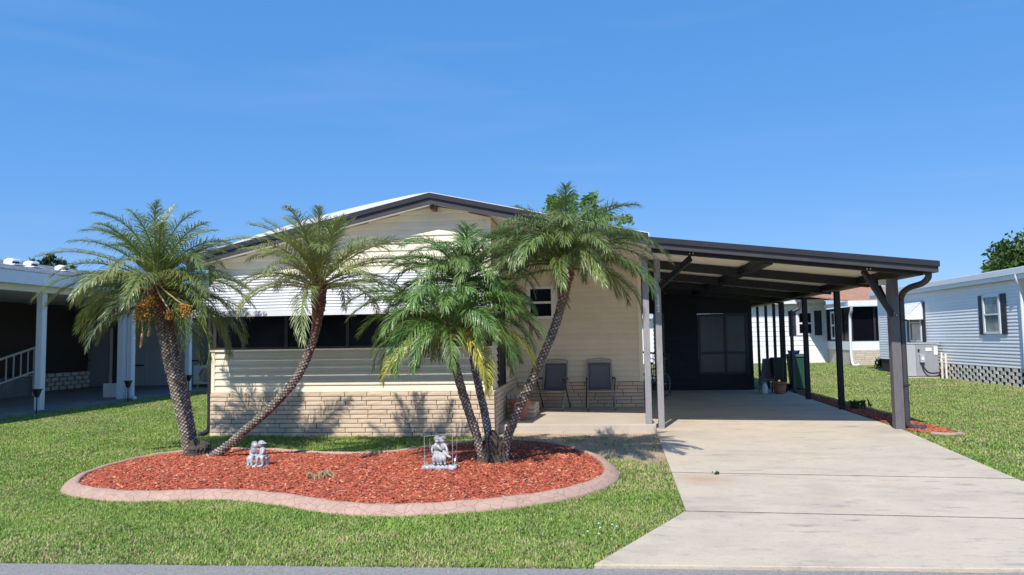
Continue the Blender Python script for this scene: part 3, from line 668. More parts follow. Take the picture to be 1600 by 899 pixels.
palm(path([(322, 716), (348, 703), (385, 671), (425, 636), (465, 588), (488, 535), (497, 485), (499, 432)], 9.8, 9.6), .053, .049,
     dict(n=42, e=(78, 12), bend=(50, 95), L=1.28, col=(1.42, 1.3, 1.2), droop=.35, pow=.8), 'strongly leaning palm curving in front of the awning', 8, .22)
palm(path([(757, 722), (745, 682), (728, 630), (715, 585), (707, 540), (704, 502)], 9.3, 9.1), .050, .046,
     dict(n=62, e=(64, 6), bend=(85, 116), L=1.24, pow=.75, col=(.85, 1.15, .8), droop=.5, yellow=.4), 'shortest right palm with bright drooping fronds before the sunroom', 13, .12)
palm(path([(766, 716), (763, 680), (756, 640), (745, 590), (735, 540), (727, 490), (723, 425)], 9.45, 9.6), .046, .042,
     dict(n=48, e=(66, 8), bend=(80, 108), L=1.14, pow=.75, col=(.85, 1.1, .85), droop=.45), 'middle right palm with straight gray trunk behind the shortest palm', 19, gray=(.34, .36, .36))
palm(path([(785, 722), (791, 690), (806, 650), (826, 605), (849, 555), (869, 505), (881, 455), (886, 398)], 9.35, 9.4), .053, .048,
     dict(n=66, e=(66, 12), bend=(70, 98), L=1.26, pow=.75, col=(.88, .98, .8), droop=.45), 'right leaning palm whose crown stands before the porch wall', 27, .2)
# fruit clusters of the left palm
for k, (px_, py_, w_, h_) in enumerate(((222, 488, .18, .24), (232, 470, .12, .14), (287, 486, .11, .18), (214, 452, .09, .06), (266, 492, .08, .12))):
    c_ = Vector(P2(px_, py_, 9.52 - .02*k)); m_ = MB()
    for i in range(130):
        p_ = c_+Vector((lr.gauss(0, .42)*w_, lr.gauss(0, .3)*w_, lr.uniform(-.55, .5)*h_)); m_.sphere(p_, lr.uniform(.009, .014), 5, 3)
    o = m_.build('fruit_cluster', 'fruit', lp, True); o['kind'] = 'stuff'
    tp_ = ltop+Vector(lp.location)+Vector((0, -.05, -.05))
    MB().tube(catmull([tp_, (tp_+c_)/2+Vector((0, -.08, .05)), c_+Vector((0, 0, h_*.4))], n=5), .012, 5).build('fruit_stalk', 'stalk', lp, True)
for (a_, b_) in (((222, 500), (219, 545)), ((232, 500), (231, 527))):
    p_, q_ = P2(*a_, 9.65), P2(*b_, 9.62)
    MB().tube(catmull([p_, ((p_[0]+q_[0])/2+.01, p_[1], (p_[2]+q_[2])/2), q_], n=4), [.008]*4+[.02]*4+[.005], 6).build('dry_flower_stalk', 'stalk', lp, True)
# fibrous root masses, each with its own palm clump
def root_mass(name, c, rx, ry, h, label, seed):
    r = np.random.RandomState(seed); nth, nh = 96, 30; th = np.linspace(0, 2*np.pi, nth, endpoint=False); V = []
    ph = r.rand(12)*6
    for j in range(nh):
        t = j/(nh-1); k = 1.25-.42*min(1, t*2.2)+(-.5*max(0, t-.75)/.25 if t > .75 else 0)
        for i, q in enumerate(th):
            fl = 1+.10*math.sin(3*q+ph[0])+.07*math.sin(7*q+ph[1]+t*3)+.06*math.sin(19*q+ph[2]+2*math.sin(t*7+q*2))+r.uniform(-.07, .07)
            V.append((rx*k*fl*math.cos(q), ry*k*fl*math.sin(q), h*t*(1+.18*math.sin(2*q+ph[3])*t)+r.uniform(-.01, .01)))
    idx = np.arange(nth*nh).reshape(nh, nth)
    F = np.stack([idx[:-1], np.roll(idx, -1, 1)[:-1], np.roll(idx, -1, 1)[1:], idx[1:]], -1).reshape(-1, 4)
    V.append((0, 0, h*.95)); F2 = F
    o = npmesh(name, np.array(V), F2, 'roots'); o.location = (c[0], c[1], .03); tag(o, label, 'palm roots', 'fibrous root masses at the palm bases'); return o
root_mass('palm_root_mass', (-1.33, 9.36), .215, .17, .40, 'dark fibrous root mass shared by the three right palms', 4)
root_mass('palm_root_mass', (-5.62, 9.90), .19, .15, .24, 'dark fibrous root mass under the left palm trunks', 9)

# ------------------------------------------------------------------ mulch bed with stamped curb
BED = [(95, 768), (110, 753), (150, 738), (200, 725), (250, 716), (300, 711), (350, 708), (430, 709), (480, 712), (540, 715), (600, 713), (650, 707), (690, 701), (730, 697), (780, 694), (830, 695), (880, 700), (920, 711), (950, 724), (967, 741), (962, 757), (930, 772), (880, 785), (800, 797), (700, 806), (620, 810), (560, 809), (500, 803), (440, 793), (380, 786), (320, 784), (250, 786), (180, 786), (125, 780), (100, 774)]
def G2(px, py, z=0.0):
    dv = RX*((px-800)/FPX)+UX*((449.5-py)/FPX)+fwd; t = (z-CAMH)/dv.z; return (dv.x*t, dv.y*t)
outer = catmull([G2(*p) for p in BED], True, 8)
tn = np.roll(outer, -1, 0)-np.roll(outer, 1, 0); tn /= np.linalg.norm(tn, axis=1)[:, None]; nin = np.stack([-tn[:, 1], tn[:, 0]], 1)
cen = outer.mean(0)
if ((cen-outer)*nin).sum(1).mean() < 0: nin = -nin
# smooth the normals so the inner edge never folds
for _ in range(6): nin = (np.roll(nin, 1, 0)+nin*2+np.roll(nin, -1, 0)); nin /= np.linalg.norm(nin, axis=1)[:, None]
prof = [(0.0, -.02), (0.0, .025), (.012, .04), (.09, .085), (.13, .10), (.165, .098), (.18, .085), (.18, -.02)]
V = []; m_ = len(outer)
for i in range(m_):
    for (a_, z_) in prof: V.append((*(outer[i]+nin[i]*a_), z_+.003*math.sin(i*.9)))
k = len(prof); F = np.array([(i*k+j, i*k+j+1, ((i+1) % m_)*k+j+1, ((i+1) % m_)*k+j) for i in range(m_) for j in range(k-1)])
cb = npmesh('bed_curb', np.array(V), F, 'curb', smooth=False); tag(cb, 'pinkish stamped concrete curb around the red mulch bed', 'curb')
inner = outer+nin*.178
V = [(cen[0], cen[1], .09)]; rings = 10
for t in np.linspace(.1, 1, rings):
    for i in range(m_): q = cen+(inner[i]-cen)*t; V.append((q[0], q[1], .055+.045*(1-t**2)))
F = [(0, 1+i, 1+(i+1) % m_) for i in range(m_)]
F4 = [(1+r_*m_+i, 1+(r_+1)*m_+i, 1+(r_+1)*m_+(i+1) % m_, 1+r_*m_+(i+1) % m_) for r_ in range(rings-1) for i in range(m_)]
me = bpy.data.meshes.new('mulch_ground'); me.from_pydata(V, [], F+F4); me.materials.append(M['mulchbase']); mo = bpy.data.objects.new('mulch_ground', me); COL.objects.link(mo); tag(mo, kind='structure')
STRIP = [(5.17, 12.95), (5.5, 12.5), (5.75, 12.75), (5.78, 13.6), (5.72, 15), (5.72, 18), (5.72, 22.3), (5.46, 22.3), (5.26, 16.7), (5.12, 13.5)]
def chips(n, poly, zfun, seed, name, label):
    r = np.random.RandomState(seed); p = np.array(poly); lo, hi = p.min(0), p.max(0)
    X = []
    while sum(len(q) for q in X) < n:
        c_ = lo+(hi-lo)*r.rand(n, 2); X.append(c_[inpoly(c_[:, 0], c_[:, 1], poly)])
    c_ = np.concatenate(X)[:n]; z = zfun(c_)+r.uniform(-.004, .016, n)
    L = r.uniform(.012, .042, n); W = r.uniform(.004, .010, n); H = r.uniform(.003, .007, n); a = r.rand(n)*2*np.pi; pt = r.uniform(-.5, .5, n)
    ux = np.stack([np.cos(a)*np.cos(pt), np.sin(a)*np.cos(pt), np.sin(pt)], 1); vx = np.stack([-np.sin(a), np.cos(a), r.uniform(-.4, .4, n)], 1); wx = np.cross(ux, vx)
    C = np.concatenate([c_, z[:, None]], 1)
    def pt_(i, j, k_): return C+ux*(i*L)[:, None]+vx*(j*W)[:, None]+wx*(k_*H)[:, None]
    Vv = np.stack([pt_(-1, -1, 0), pt_(1, -.7, 0), pt_(1, .8, 0), pt_(-1, 1, 0), pt_(-.85, 0, 1.4), pt_(.8, .1, 1.4)], 1).reshape(-1, 3)
    b = np.arange(n)[:, None]*6
    F = np.concatenate([b+np.array([[0, 1, 5]]), b+np.array([[0, 5, 4]]), b+np.array([[2, 3, 4]]), b+np.array([[2, 4, 5]]), b+np.array([[1, 2, 5]]), b+np.array([[3, 0, 4]])])
    base = np.array([[.43, .098, .05], [.33, .07, .038], [.56, .155, .085], [.21, .045, .03], [.56, .31, .19]])
    ci = base[r.choice(5, n, p=[.34, .26, .21, .13, .06])]*r.uniform(.8, 1.2, (n, 1))
    o = npmesh(name, Vv, F, 'chip', None, np.repeat(ci, 6, 0)); tag(o, label, 'mulch', kind='stuff'); return o
def bedz(c_):
    t = np.min(np.linalg.norm(c_[:, None, :]-inner[None, ::6, :], axis=2), 1); return .058+.042*np.clip(t/1.2, 0, 1)
chips(52000, [tuple(q) for q in inner], bedz, 5, 'mulch', 'red wood chip mulch filling the kidney shaped bed')
tag(MB().prism(STRIP, -.03, .02).build('mulch_strip_ground', 'mulchbase'), kind='structure')
chips(9000, STRIP, lambda c_: np.full(len(c_), .025), 6, 'mulch', 'red wood chip mulch strip along the carport edge')
ek = MB().tube(catmull([(5.30, 12.62, .03), (5.5, 12.47, .03), (5.74, 12.6, .03)], n=5), .035, 8).build('edging_stone', mat('pinkish_stone', (0.40, 0.28, 0.22), .85, .2, 9, .4)); tag(ek, 'pale stone edging at the front end of the mulch strip', 'edging')

# ------------------------------------------------------------------ lawn grass
NB_SLAB = [(-13.62, 13.0), (-13.62, 27.5), (-23, 27.5), (-23, 13.0)]
def grass(seed):
    r = np.random.RandomState(seed); Xs = []; Ys = []; Ds = []
    def patch(x0, x1, y0, y1, dens, size):
        n = int((x1-x0)*(y1-y0)*dens); x = r.uniform(x0, x1, n); y = r.uniform(y0, y1, n); Xs.append(x); Ys.append(y); Ds.append(np.full(n, size))
    patch(-8.5, 2.0, 5.2, 8.2, 9500, .92); patch(-10.5, 1.2, 8.2, 10.5, 4200, 1.15); patch(-13.5, 1.2, 10.5, 13.3, 3200, 1.3)
    patch(-14, -6.9, 13.3, 17, 2600, 1.3); patch(-14, -6.9, 17, 26, 1500, 1.55)
    patch(4.3, 10.5, 6.0, 11, 3600, 1.2); patch(4.8, 13, 11, 15, 2400, 1.35); patch(5.4, 16, 15, 22, 1700, 1.45); patch(5.4, 13, 22, 30, 1000, 1.75); patch(5.4, 20, 30, 44, 420, 2.5)
    x = np.concatenate(Xs); y = np.concatenate(Ys); d = np.concatenate(Ds)
    # inside the view (with a margin for a step to the side)
    cx = x*math.cos(YAW)+y*math.sin(YAW); cy = -x*math.sin(YAW)+y*math.cos(YAW)
    keep = np.abs(cx) < cy*.72+2.2
    keep &= y > sedge(x)-.02
    keep &= ~inpoly(x, y, [tuple(q) for q in outer])
    for q in SL: keep &= ~inpoly(x, y, q)
    keep &= ~((x > -.06+(y-5.41)*.49) & (x < 6) & (y < 5.75))
    keep &= ~inpoly(x, y, STRIP) & ~inpoly(x, y, NB_SLAB) & ~((x > -6.97) & (x < 1.0) & (y > 12.52)) & ~((x > SX1) & (x < 1) & (y > 13.2)) & ~((x > 12.25) & (y > 22.5) & (y < 36)) & ~((x > 1) & (x < 5.1) & (y > 13))
    # worn ground in front of the patio and straw patches
    n1 = np.sin(x*1.9+1.3*np.sin(y*1.7))*np.sin(y*2.3+1.1*np.sin(x*1.3)); n2 = np.sin(x*5.1+2*np.sin(y*3.7))*np.sin(y*4.7+1.6*np.sin(x*4.1))
    n3 = np.sin(x*11.+2*np.sin(y*8))*np.sin(y*12.+2*np.sin(x*9))
    worn = np.clip((x+2.2)/1.0, 0, 1)*np.clip((y-9.2-.4*n1)/.8, 0, 1)*np.clip((1.1-x)/.1, 0, 1)*(y < 13.5)
    worn = np.maximum(worn, .75*np.clip((y-11.9)/.5, 0, 1)*(x > -5.5)*(x < -1)*(y < 12.7))
    worn = np.maximum(worn, .6*np.clip((x+.35)/.4, 0, 1)*(y > 8.6)*(y < 10)*(x < 1.2))
    clump = (n2+.6*n3) > .55
    keep &= (r.rand(len(x)) > worn*.96) | (clump & (r.rand(len(x)) < .16))
    x, y, d, n1, n2, n3 = x[keep], y[keep], d[keep], n1[keep], n2[keep], n3[keep]; n = len(x)
    h = r.uniform(.018, .044, n)*np.sqrt(d)*(1+.18*n1+.15*n3); wd = r.uniform(.0028, .0052, n)*d*1.1
    a = r.rand(n)*2*np.pi; lean = r.uniform(.2, 1.15, n)
    dx, dy = np.cos(a), np.sin(a); ox, oy = -dy*wd, dx*wd
    def P_(t, s): return np.stack([x+dx*h*lean*t**1.5+ox*s, y+dy*h*lean*t**1.5+oy*s, h*(t-.25*lean*t*t)], 1)
    V = np.stack([P_(0, -1), P_(0, 1), P_(.55, -.85), P_(.55, .85), P_(1.0, 0)], 1).reshape(-1, 3)
    b = np.arange(n)[:, None]*5
    F = np.concatenate([b+np.array([[0, 1, 3]]), b+np.array([[0, 3, 2]]), b+np.array([[2, 3, 4]])])
    g1 = np.array([.19, .32, .06]); g2 = np.array([.33, .45, .10]); st_ = np.array([.58, .49, .26])
    m1 = np.clip(.5+.35*n1+.25*n2+r.uniform(-.4, .4, n), 0, 1)[:, None]
    m1 = np.clip(m1+(.22*np.sin((x*.96+y*.28)*5.6)*(x > 4.5))[:, None], 0, 1)
    dry = np.clip(.05+.22*n2*n1+.12*(n3 > .4)+.22*np.clip((6.6-y)/1.3, 0, 1)+.16*(x > 5)+.25*np.clip((x+.6)/.6, 0, 1)*(y > 8)*(x < 1.2), 0, .65)
    big = np.sin(x*.8+1.7*np.sin(y*.9+.6))*np.sin(y*1.1+1.3*np.sin(x*.7+2)); dry = np.clip(dry+.30*np.clip(big, 0, 1)+.10*np.clip(-big, 0, 1)*(n2 > .2), 0, .7)
    sm = (r.rand(n) < dry)[:, None]
    col = (g1*(1-m1)+g2*m1)*r.uniform(.75, 1.2, (n, 1)); col = np.where(sm, st_*r.uniform(.7, 1.1, (n, 1)), col)
    o = npmesh('lawn_grass', V, F, 'blade', None, np.repeat(col, 5, 0)); tag(o, 'short green lawn grass with straw patches around the beds', 'grass', kind='stuff')
    print('grass blades', n)
grass(21)
# a few small white clover flowers in the front lawn
for k, (px_, py_) in enumerate(((918, 842), (935, 829), (937, 836), (956, 831), (936, 846), (963, 834))):
    gx, gy = G2(px_, py_); f = empty('clover_flower', (gx, gy, 0), ('leftmost', 'topmost', 'second highest', 'upper right', 'lowest', 'rightmost')[k]+' of the six tiny white clover flowers beside the driveway apron', 'flower', 'clover flowers in the lawn')
    MB().tube([(gx, gy, 0), (gx+.004, gy, .055)], .0022, 5).build('stem', 'binGreen', f); MB().sphere((gx+.004, gy, .060), .008, 8, 5, (1, 1, .8)).build('flower_head', 'label', f)

# ------------------------------------------------------------------ things on the patio and bed
def chair(loc, rz, label):
    c = empty('patio_chair', loc, label, 'chair', 'folding sling chairs on the patio', rz=rz)
    W = .27
    def T(nm, pth, r=.012, m='chair_metal', p=c): return MB().tube(catmull(pth, n=5) if len(pth) > 2 else pth, r, 8).build(nm, m, p, True, local=True)
    bk = MB(); pts = []
    for i in range(7):
        t = i/6; y = .13+.20*t+.03*math.sin(math.pi*t); z = .40+.56*t
        for j in range(7): u = j/6; pts.append((-.235+.47*u, y+.02*math.sin(math.pi*u), z))
    fs = [(r_*7+q, r_*7+q+1, r_*7+q+8, r_*7+q+7) for r_ in range(6) for q in range(6)]
    bk.add(pts, fs); b = bk.build('backrest', 'sling', c, True, local=True); so_ = b.modifiers.new('s', 'SOLIDIFY'); so_.thickness = .006
    T('back_frame', [(-W+.01, .12, .40), (-W+.012, .24, .74), (-W+.02, .34, 1.0), (-.2, .355, 1.03), (0, .36, 1.045), (.2, .355, 1.03), (W-.02, .34, 1.0), (W-.012, .24, .74), (W-.01, .12, .40)], .014)
    pts = []
    for i in range(6):
        t = i/5
        for j in range(7): u = j/6; pts.append((-.25+.50*u, -.32+.45*t, .41-.02*t-.02*math.sin(math.pi*u)*math.sin(math.pi*t)+(-.02 if i == 0 else 0)))
    s = MB().add(pts, [(r_*7+q, r_*7+q+1, r_*7+q+8, r_*7+q+7) for r_ in range(5) for q in range(6)]).build('seat', 'sling', c, True, local=True); so_ = s.modifiers.new('s', 'SOLIDIFY'); so_.thickness = .006
    T('seat_rail', [(-.26, -.33, .395), (.26, -.33, .395)], .016)
    for sx in (-1, 1):
        T('leg', [(sx*(W+.005), .16, .62), (sx*(W+.01), -.36, .01)], .012); T('leg', [(sx*(W+.025), -.20, .62), (sx*(W+.025), .33, .01)], .012, 'frame')
        T('armrest', [(sx*(W+.02), -.28, .64), (sx*(W+.025), -.05, .655), (sx*(W+.01), .20, .64)], .02, 'frame')
        MB().sphere((sx*(W+.01), -.36, .015), .017, 8, 4).build('foot_cap', 'black', c, local=True)
    T('stretcher', [(-W-.01, -.355, .05), (W+.01, -.355, .05)], .010)
    return c
chair((-0.95, 15.70, .15), R_(-10), 'blue gray patio chair nearer the brick steps, turned slightly sideways')
chair((0.05, 15.74, .15), R_(3), 'blue gray patio chair nearer the carport posts, facing the street')
p = empty('flower_pot', (-1.46, 13.76, .15), 'terracotta flower pot standing before the brick steps on the patio', 'flower pot')
MB().lathe([(.12, 0), (.135, .03), (.165, .26), (.175, .30), (.165, .31), (.15, .30), (.148, .27)], (-1.46, 13.76, .15), 24).build('pot_body', 'terracotta', p, True)
MB().lathe([(.185, .295), (.20, .30), (.205, .36), (.19, .375), (.165, .37), (.16, .31)], (-1.46, 13.76, .15), 24).build('pot_rim', 'terracotta', p, True)
MB().lathe([(.155, .30), (.155, .34)], (-1.46, 13.76, .15), 20).build('potting_soil', 'bark', p)
p = empty('flower_pot', (4.98, 21.1, .03), 'brown flower pot in shade beside the rear carport post', 'flower pot')
MB().lathe([(.12, 0), (.17, .28), (.16, .27), (.13, .24)], (4.98, 21.1, .03), 20).build('pot_body', 'terracotta', p, True); MB().lathe([(.172, .27), (.185, .28), (.185, .33), (.165, .33), (.16, .28)], (4.98, 21.1, .03), 20).build('pot_rim', 'terracotta', p, True)

def remeshed(mb, name, m, parent, vox=.006, smooth_it=1):
    o = mb.build(name, m, parent, True)
    q = o.modifiers.new('r', 'REMESH'); q.mode = 'VOXEL'; q.voxel_size = vox; q.use_smooth_shade = True
    s_ = o.modifiers.new('sm', 'SMOOTH'); s_.iterations = smooth_it; s_.factor = .5
    return o
def limb(mb, pts, rr): mb.tube(catmull(pts, n=4), list(np.interp(np.linspace(0, 1, (len(pts)-1)*4+1), np.linspace(0, 1, len(rr)), rr)), 8)
# kissing children on a bench
gx, gy = G2(404, 728, .11); gz = .10
s = empty('garden_statue', (gx, gy, gz), 'white garden statue of two seated children kissing on a bench', 'statue', 'white garden statues in the mulch bed')
def S(x, y, z): return (gx+x, gy+y, gz+z)
b = MB(); b.sphere(S(0, -.02, .01), .15, 20, 8, (1, .75, .2)); b.box(*[v for a in ((gx-.13, gx+.13), (gy-.05, gy+.06), (gz+.10, gz+.125)) for v in a])
for x in (-.11, .11): b.box(gx+x-.015, gx+x+.015, gy-.04, gy+.05, gz+.02, gz+.105)
remeshed(b, 'bench_base', 'statue', s)
g = MB()                                                       # girl, left
g.sphere(S(-.062, .0, .175), .05, 12, 8, (.95, .85, 1.2)); g.sphere(S(-.065, 0, .125), .062, 12, 8, (1.15, 1.0, .6)); g.sphere(S(-.042, 0, .262), .036, 12, 8, (1, 1, 1.1)); g.sphere(S(-.055, .006, .270), .042, 12, 8, (1, 1, 1)); g.sphere(S(-.085, .012, .235), .022)
g.sphere(S(-.01, -.004, .258), .010); limb(g, [S(-.085, -.03, .20), S(-.075, -.06, .165), S(-.03, -.065, .145)], [.018, .015, .012]); limb(g, [S(-.07, -.03, .12), S(-.05, -.085, .115), S(-.045, -.09, .04)], [.028, .024, .015]); limb(g, [S(-.09, -.03, .12), S(-.095, -.085, .11), S(-.09, -.09, .04)], [.028, .024, .015])
g.sphere(S(-.045, -.10, .03), .02, 8, 6, (.8, 1.4, .7)); g.sphere(S(-.09, -.10, .03), .02, 8, 6, (.8, 1.4, .7)); limb(g, [S(-.13, -.02, .105), S(-.09, -.07, .11), S(-.03, -.08, .105)], [.015, .03, .015])
remeshed(g, 'girl_figure', 'statue', s)
h = MB().sphere(S(-.058, .010, .275), .043, 12, 8); h.sphere(S(-.088, .014, .238), .024); remeshed(h, 'girl_hair', 'statuegray', s)
remeshed(MB().sphere(S(-.066, -.012, .185), .049, 12, 8, (.95, .85, .9)), 'girl_bodice', 'statuegray', s)
g = MB()                                                       # boy with hat, right
g.sphere(S(.055, 0, .185), .048, 12, 8, (.9, .85, 1.3)); g.sphere(S(.06, 0, .13), .055, 12, 8, (1.1, 1, .6)); g.sphere(S(.028, 0, .278), .035, 12, 8, (1, 1, 1.1)); g.sphere(S(.036, 0, .302), .04, 12, 8, (1.05, 1, .6)); g.sphere(S(.05, 0, .290), .05, 12, 8, (1.25, 1, .16))
g.sphere(S(-.002, -.004, .266), .011); limb(g, [S(.075, -.03, .215), S(.08, -.065, .175), S(.03, -.07, .15)], [.02, .016, .013]); limb(g, [S(.05, -.03, .13), S(.03, -.09, .125), S(.02, -.09, .04)], [.028, .023, .016]); limb(g, [S(.085, -.03, .13), S(.085, -.09, .12), S(.095, -.085, .04)], [.028, .023, .016])
g.sphere(S(.018, -.105, .032), .02, 8, 6, (.8, 1.4, .7)); g.sphere(S(.095, -.10, .032), .02, 8, 6, (.8, 1.4, .7))
remeshed(g, 'boy_figure', 'statue', s)
h = MB().sphere(S(.05, 0, .291), .052, 12, 8, (1.25, 1, .10)); remeshed(h, 'hat_brim', 'statuegray', s)
remeshed(MB().sphere(S(.062, -.004, .135), .057, 12, 8, (1.1, 1, .6)), 'boy_trousers', 'statuegray', s)
# couple standing on a swing base
gx, gy = G2(689, 733, .11); gz = .105
s = empty('garden_statue', (gx, gy, gz), 'white garden statue of two children on a wire framed swing', 'statue', 'white garden statues in the mulch bed')
b = MB(); b.box(gx-.195, gx+.195, gy-.10, gy+.10, gz, gz+.05)
for i in range(16): b.sphere(S(-.19+i*.0253, -.10+.012*math.sin(i*2.1), .035+.008*math.sin(i*3)), .026, 8, 5, (1, .8, 1.1))
remeshed(b, 'base', 'statue', s, .008)
MB().lathe([(.085, .05), (.09, .062), (.08, .068)], (gx, gy+.01, gz), 24).build('pond_top', 'darkresin', s)
g = MB(); 
for x, hx, lean in ((-.055, -.075, 1), (.03, .045, -1)):
    g.sphere(S(x, .01, .255), .042, 12, 8, (.9, .8, 1.5)); g.sphere(S(x+.012*lean, .01, .345), .036, 12, 8, (1, 1, 1.1)); g.sphere(S(x+.008*lean, .02, .36), .04, 12, 8, (1.05, 1, .9)); g.sphere(S(x, .01, .195), .046, 12, 8, (1.05, .9, .9))
    limb(g, [S(x-.02, .0, .19), S(x-.025, -.03, .13), S(x-.022, -.01, .07)], [.028, .022, .016]); limb(g, [S(x+.022, 0, .19), S(x+.02, -.03, .13), S(x+.026, -.01, .07)], [.028, .022, .016])
    g.sphere(S(x-.022, -.025, .068), .018, 8, 6, (.8, 1.5, .7)); g.sphere(S(x+.026, -.025, .068), .018, 8, 6, (.8, 1.5, .7))
limb(g, [S(-.03, -.02, .285), S(.0, -.045, .25), S(.02, -.03, .235)], [.018, .015, .012]); limb(g, [S(.06, -.01, .29), S(.085, -.045, .24), S(.10, -.05, .18)], [.018, .015, .011]); limb(g, [S(-.085, -.01, .285), S(-.10, -.03, .24), S(-.09, -.04, .19)], [.018, .015, .011])
limb(g, [S(.06, -.03, .20), S(.10, -.05, .165), S(.135, -.05, .15)], [.02, .018, .012])
remeshed(g, 'children_figure', 'statue', s)
for x, ln_ in ((-.055, 1), (.03, -1)):
    remeshed(MB().sphere(S(x+.006*ln_, .022, .362), .042, 12, 8, (1.05, 1, .9)), 'hair', 'statuegray', s)
    remeshed(MB().sphere(S(x, .008, .25), .045, 12, 8, (.95, .85, 1.2 if ln_ > 0 else .5)), 'shirt', 'statuegray', s)
for x, y, h in ((-.185, -.07, .40), (.155, -.06, .43), (.185, .05, .36), (-.15, .07, .36)):
    MB().tube([S(x, y, .03), S(x, y, h)], .004, 6).build('wire_post', 'clear', s)
MB().tube([S(-.185, -.07, .40), S(.155, -.06, .43)], .0035, 6).build('top_wire', 'clear', s)
for sx in (-1, 1):
    MB().tube(catmull([S(sx*.18, -.08, .05), S(sx*.185, -.05, .13), S(sx*.185, 0, .16), S(sx*.185, .05, .13), S(sx*.18, .08, .05)], n=5), .006, 6).build('side_hoop', 'clear', s)
# dry tuft plant in the mulch
gx, gy = G2(503, 747, .09)
t = empty('dry_grass_tuft', (gx, gy, .09), 'low dried tan plant tuft in the middle of the mulch', 'plant')
for i in range(46):
    a = rnd.random()*6.28; r_ = abs(rnd.gauss(0, .09)); x0, y0 = gx+math.cos(a)*r_*1.4, gy+math.sin(a)*r_*.9; h = rnd.uniform(.04, .09); q = rnd.uniform(.04, .1)
    a2 = rnd.random()*6.28
    MB().tube([(x0, y0, .085), (x0+math.cos(a2)*q*.5, y0+math.sin(a2)*q*.5, .085+h), (x0+math.cos(a2)*q, y0+math.sin(a2)*q, .085+h*.75)], [.008, .007, .002], 4).build('leaf', 'drytuft', t)
# ------------------------------------------------------------------ small shrubs
def leafy(name, label, cat, loc, n, rx, h, ln, wd, seed, mcol=(1, 1, 1), group=None):
    r = random.Random(seed); o = empty(name, loc, label, cat, group); x0, y0, z0 = loc; c = MB()
    for i in range(n):
        a = r.random()*6.28; e = r.uniform(.5, 1.45); l_ = ln*r.uniform(.6, 1.2); b = Vector((x0+r.gauss(0, rx*.4), y0+r.gauss(0, rx*.4), z0+r.uniform(0, h*.5)))
        d_ = Vector((math.cos(a)*math.cos(e), math.sin(a)*math.cos(e), math.sin(e))); s_ = d_.cross(Vector((0, 0, 1))).normalized()*wd
        m1 = b+d_*l_*.5; tp = b+d_*l_+Vector((0, 0, -l_*.25))
        c.add([b-s_*.4, b+s_*.4, m1+s_, m1-s_, tp], [(0, 1, 2, 3), (3, 2, 4)])
    o2 = c.build('foliage', 'leafy', o); o2['kind'] = 'stuff'
    MB().tube([(x0, y0, 0), (x0, y0, z0+h*.5)], [.02, .012], 6).build('stem', 'bark', o)
M['leafy'] = mat('shrub_leaf', (0.05, 0.085, 0.025), 0.4, 0.3, 6, trans=0.15)
leafy('small_shrub', 'small dark leafy shrub in the mulch strip by a carport post', 'shrub', (5.6, 16.85, .03), 70, .26, .22, .16, .025, 3)
leafy('spiky_plant', 'dark spiky plant growing on the far lawn before the screened porch', 'plant', (13.3, 36.5, 0), 60, .3, .2, .7, .05, 4)
leafy('driveway_weed', 'small green weed growing from the driveway joint', 'weed', (*G2(1119, 742, .03), .03), 22, .03, .03, .05, .008, 5)

# ------------------------------------------------------------------ things under and beside the carport
bi = empty('bicycle', (1.54, 20.0, .03), 'dark bicycle parked behind the numbered carport post', 'bicycle', rz=R_(55))
def wheel(x):
    wl = MB().tube([(x+.325*math.cos(a), 0, .345+.325*math.sin(a)) for a in np.linspace(0, 2*math.pi, 32, endpoint=False)], .02, 6, True).build('wheel', 'rubber', bi, True, local=True)
    MB().tube([(x+.30*math.cos(a), 0, .345+.30*math.sin(a)) for a in np.linspace(0, 2*math.pi, 32, endpoint=False)], .009, 6, True).build('rim', 'chair_metal', wl, True, local=True)
    sp = MB()
    for a in np.linspace(0, 2*math.pi, 16, endpoint=False): sp.tube([(x, .02, .345), (x+.3*math.cos(a), 0, .345+.3*math.sin(a))], .0018, 3)
    sp.build('spoke', 'steel', wl, local=True)['kind'] = 'stuff'
    MB().tube([(x, -.05, .345), (x, .05, .345)], .02, 8).build('hub', 'steel', wl, True, local=True)
wheel(.42); wheel(-.58)
f = MB()
for a, b in (((-.58, 0, .345), (-.12, 0, .30)), ((-.58, 0, .345), (-.25, 0, .78)), ((-.12, 0, .30), (-.27, 0, .88)), ((-.25, 0, .76), (.26, 0, .80)), ((-.12, 0, .30), (.28, 0, .74)), ((.24, 0, .92), (.42, 0, .345))): f.tube([a, b], .018, 7)
f.build('frame', 'black', bi, True, local=True)
MB().tube(catmull([(.10, -.30, 1.05), (.2, -.2, 1.02), (.24, 0, .98), (.2, .2, 1.02), (.10, .30, 1.05)], n=5), .013, 7).build('handlebar', 'steel', bi, True, local=True)
MB().sphere((-.29, 0, .92), .12, 10, 6, (1.1, .6, .35)).build('saddle', 'black', bi, True, local=True)
MB().tube([(-.12, -.09, .30), (-.06, -.09, .16)], .012, 6).build('crank', 'steel', bi, True, local=True)
bt = empty('trash_bin', (5.86, 22.6, 0), 'green wheeled trash bin behind the rear carport downspout', 'trash bin')
MB().hexa([(5.66, 22.4, .06), (6.02, 22.4, .06), (6.02, 22.8, .06), (5.66, 22.8, .06), (5.60, 22.32, 1.0), (6.10, 22.32, 1.0), (6.10, 22.88, 1.0), (5.60, 22.88, 1.0)]).build('bin_body', 'binGreen', bt, bevel=.02)
MB().hexa([(5.57, 22.28, 1.001), (6.13, 22.28, 1.001), (6.13, 22.94, 1.001), (5.57, 22.94, 1.001), (5.62, 22.34, 1.08), (6.08, 22.34, 1.08), (6.08, 22.90, 1.08), (5.62, 22.90, 1.08)]).build('lid', 'binGreen', bt, bevel=.02)
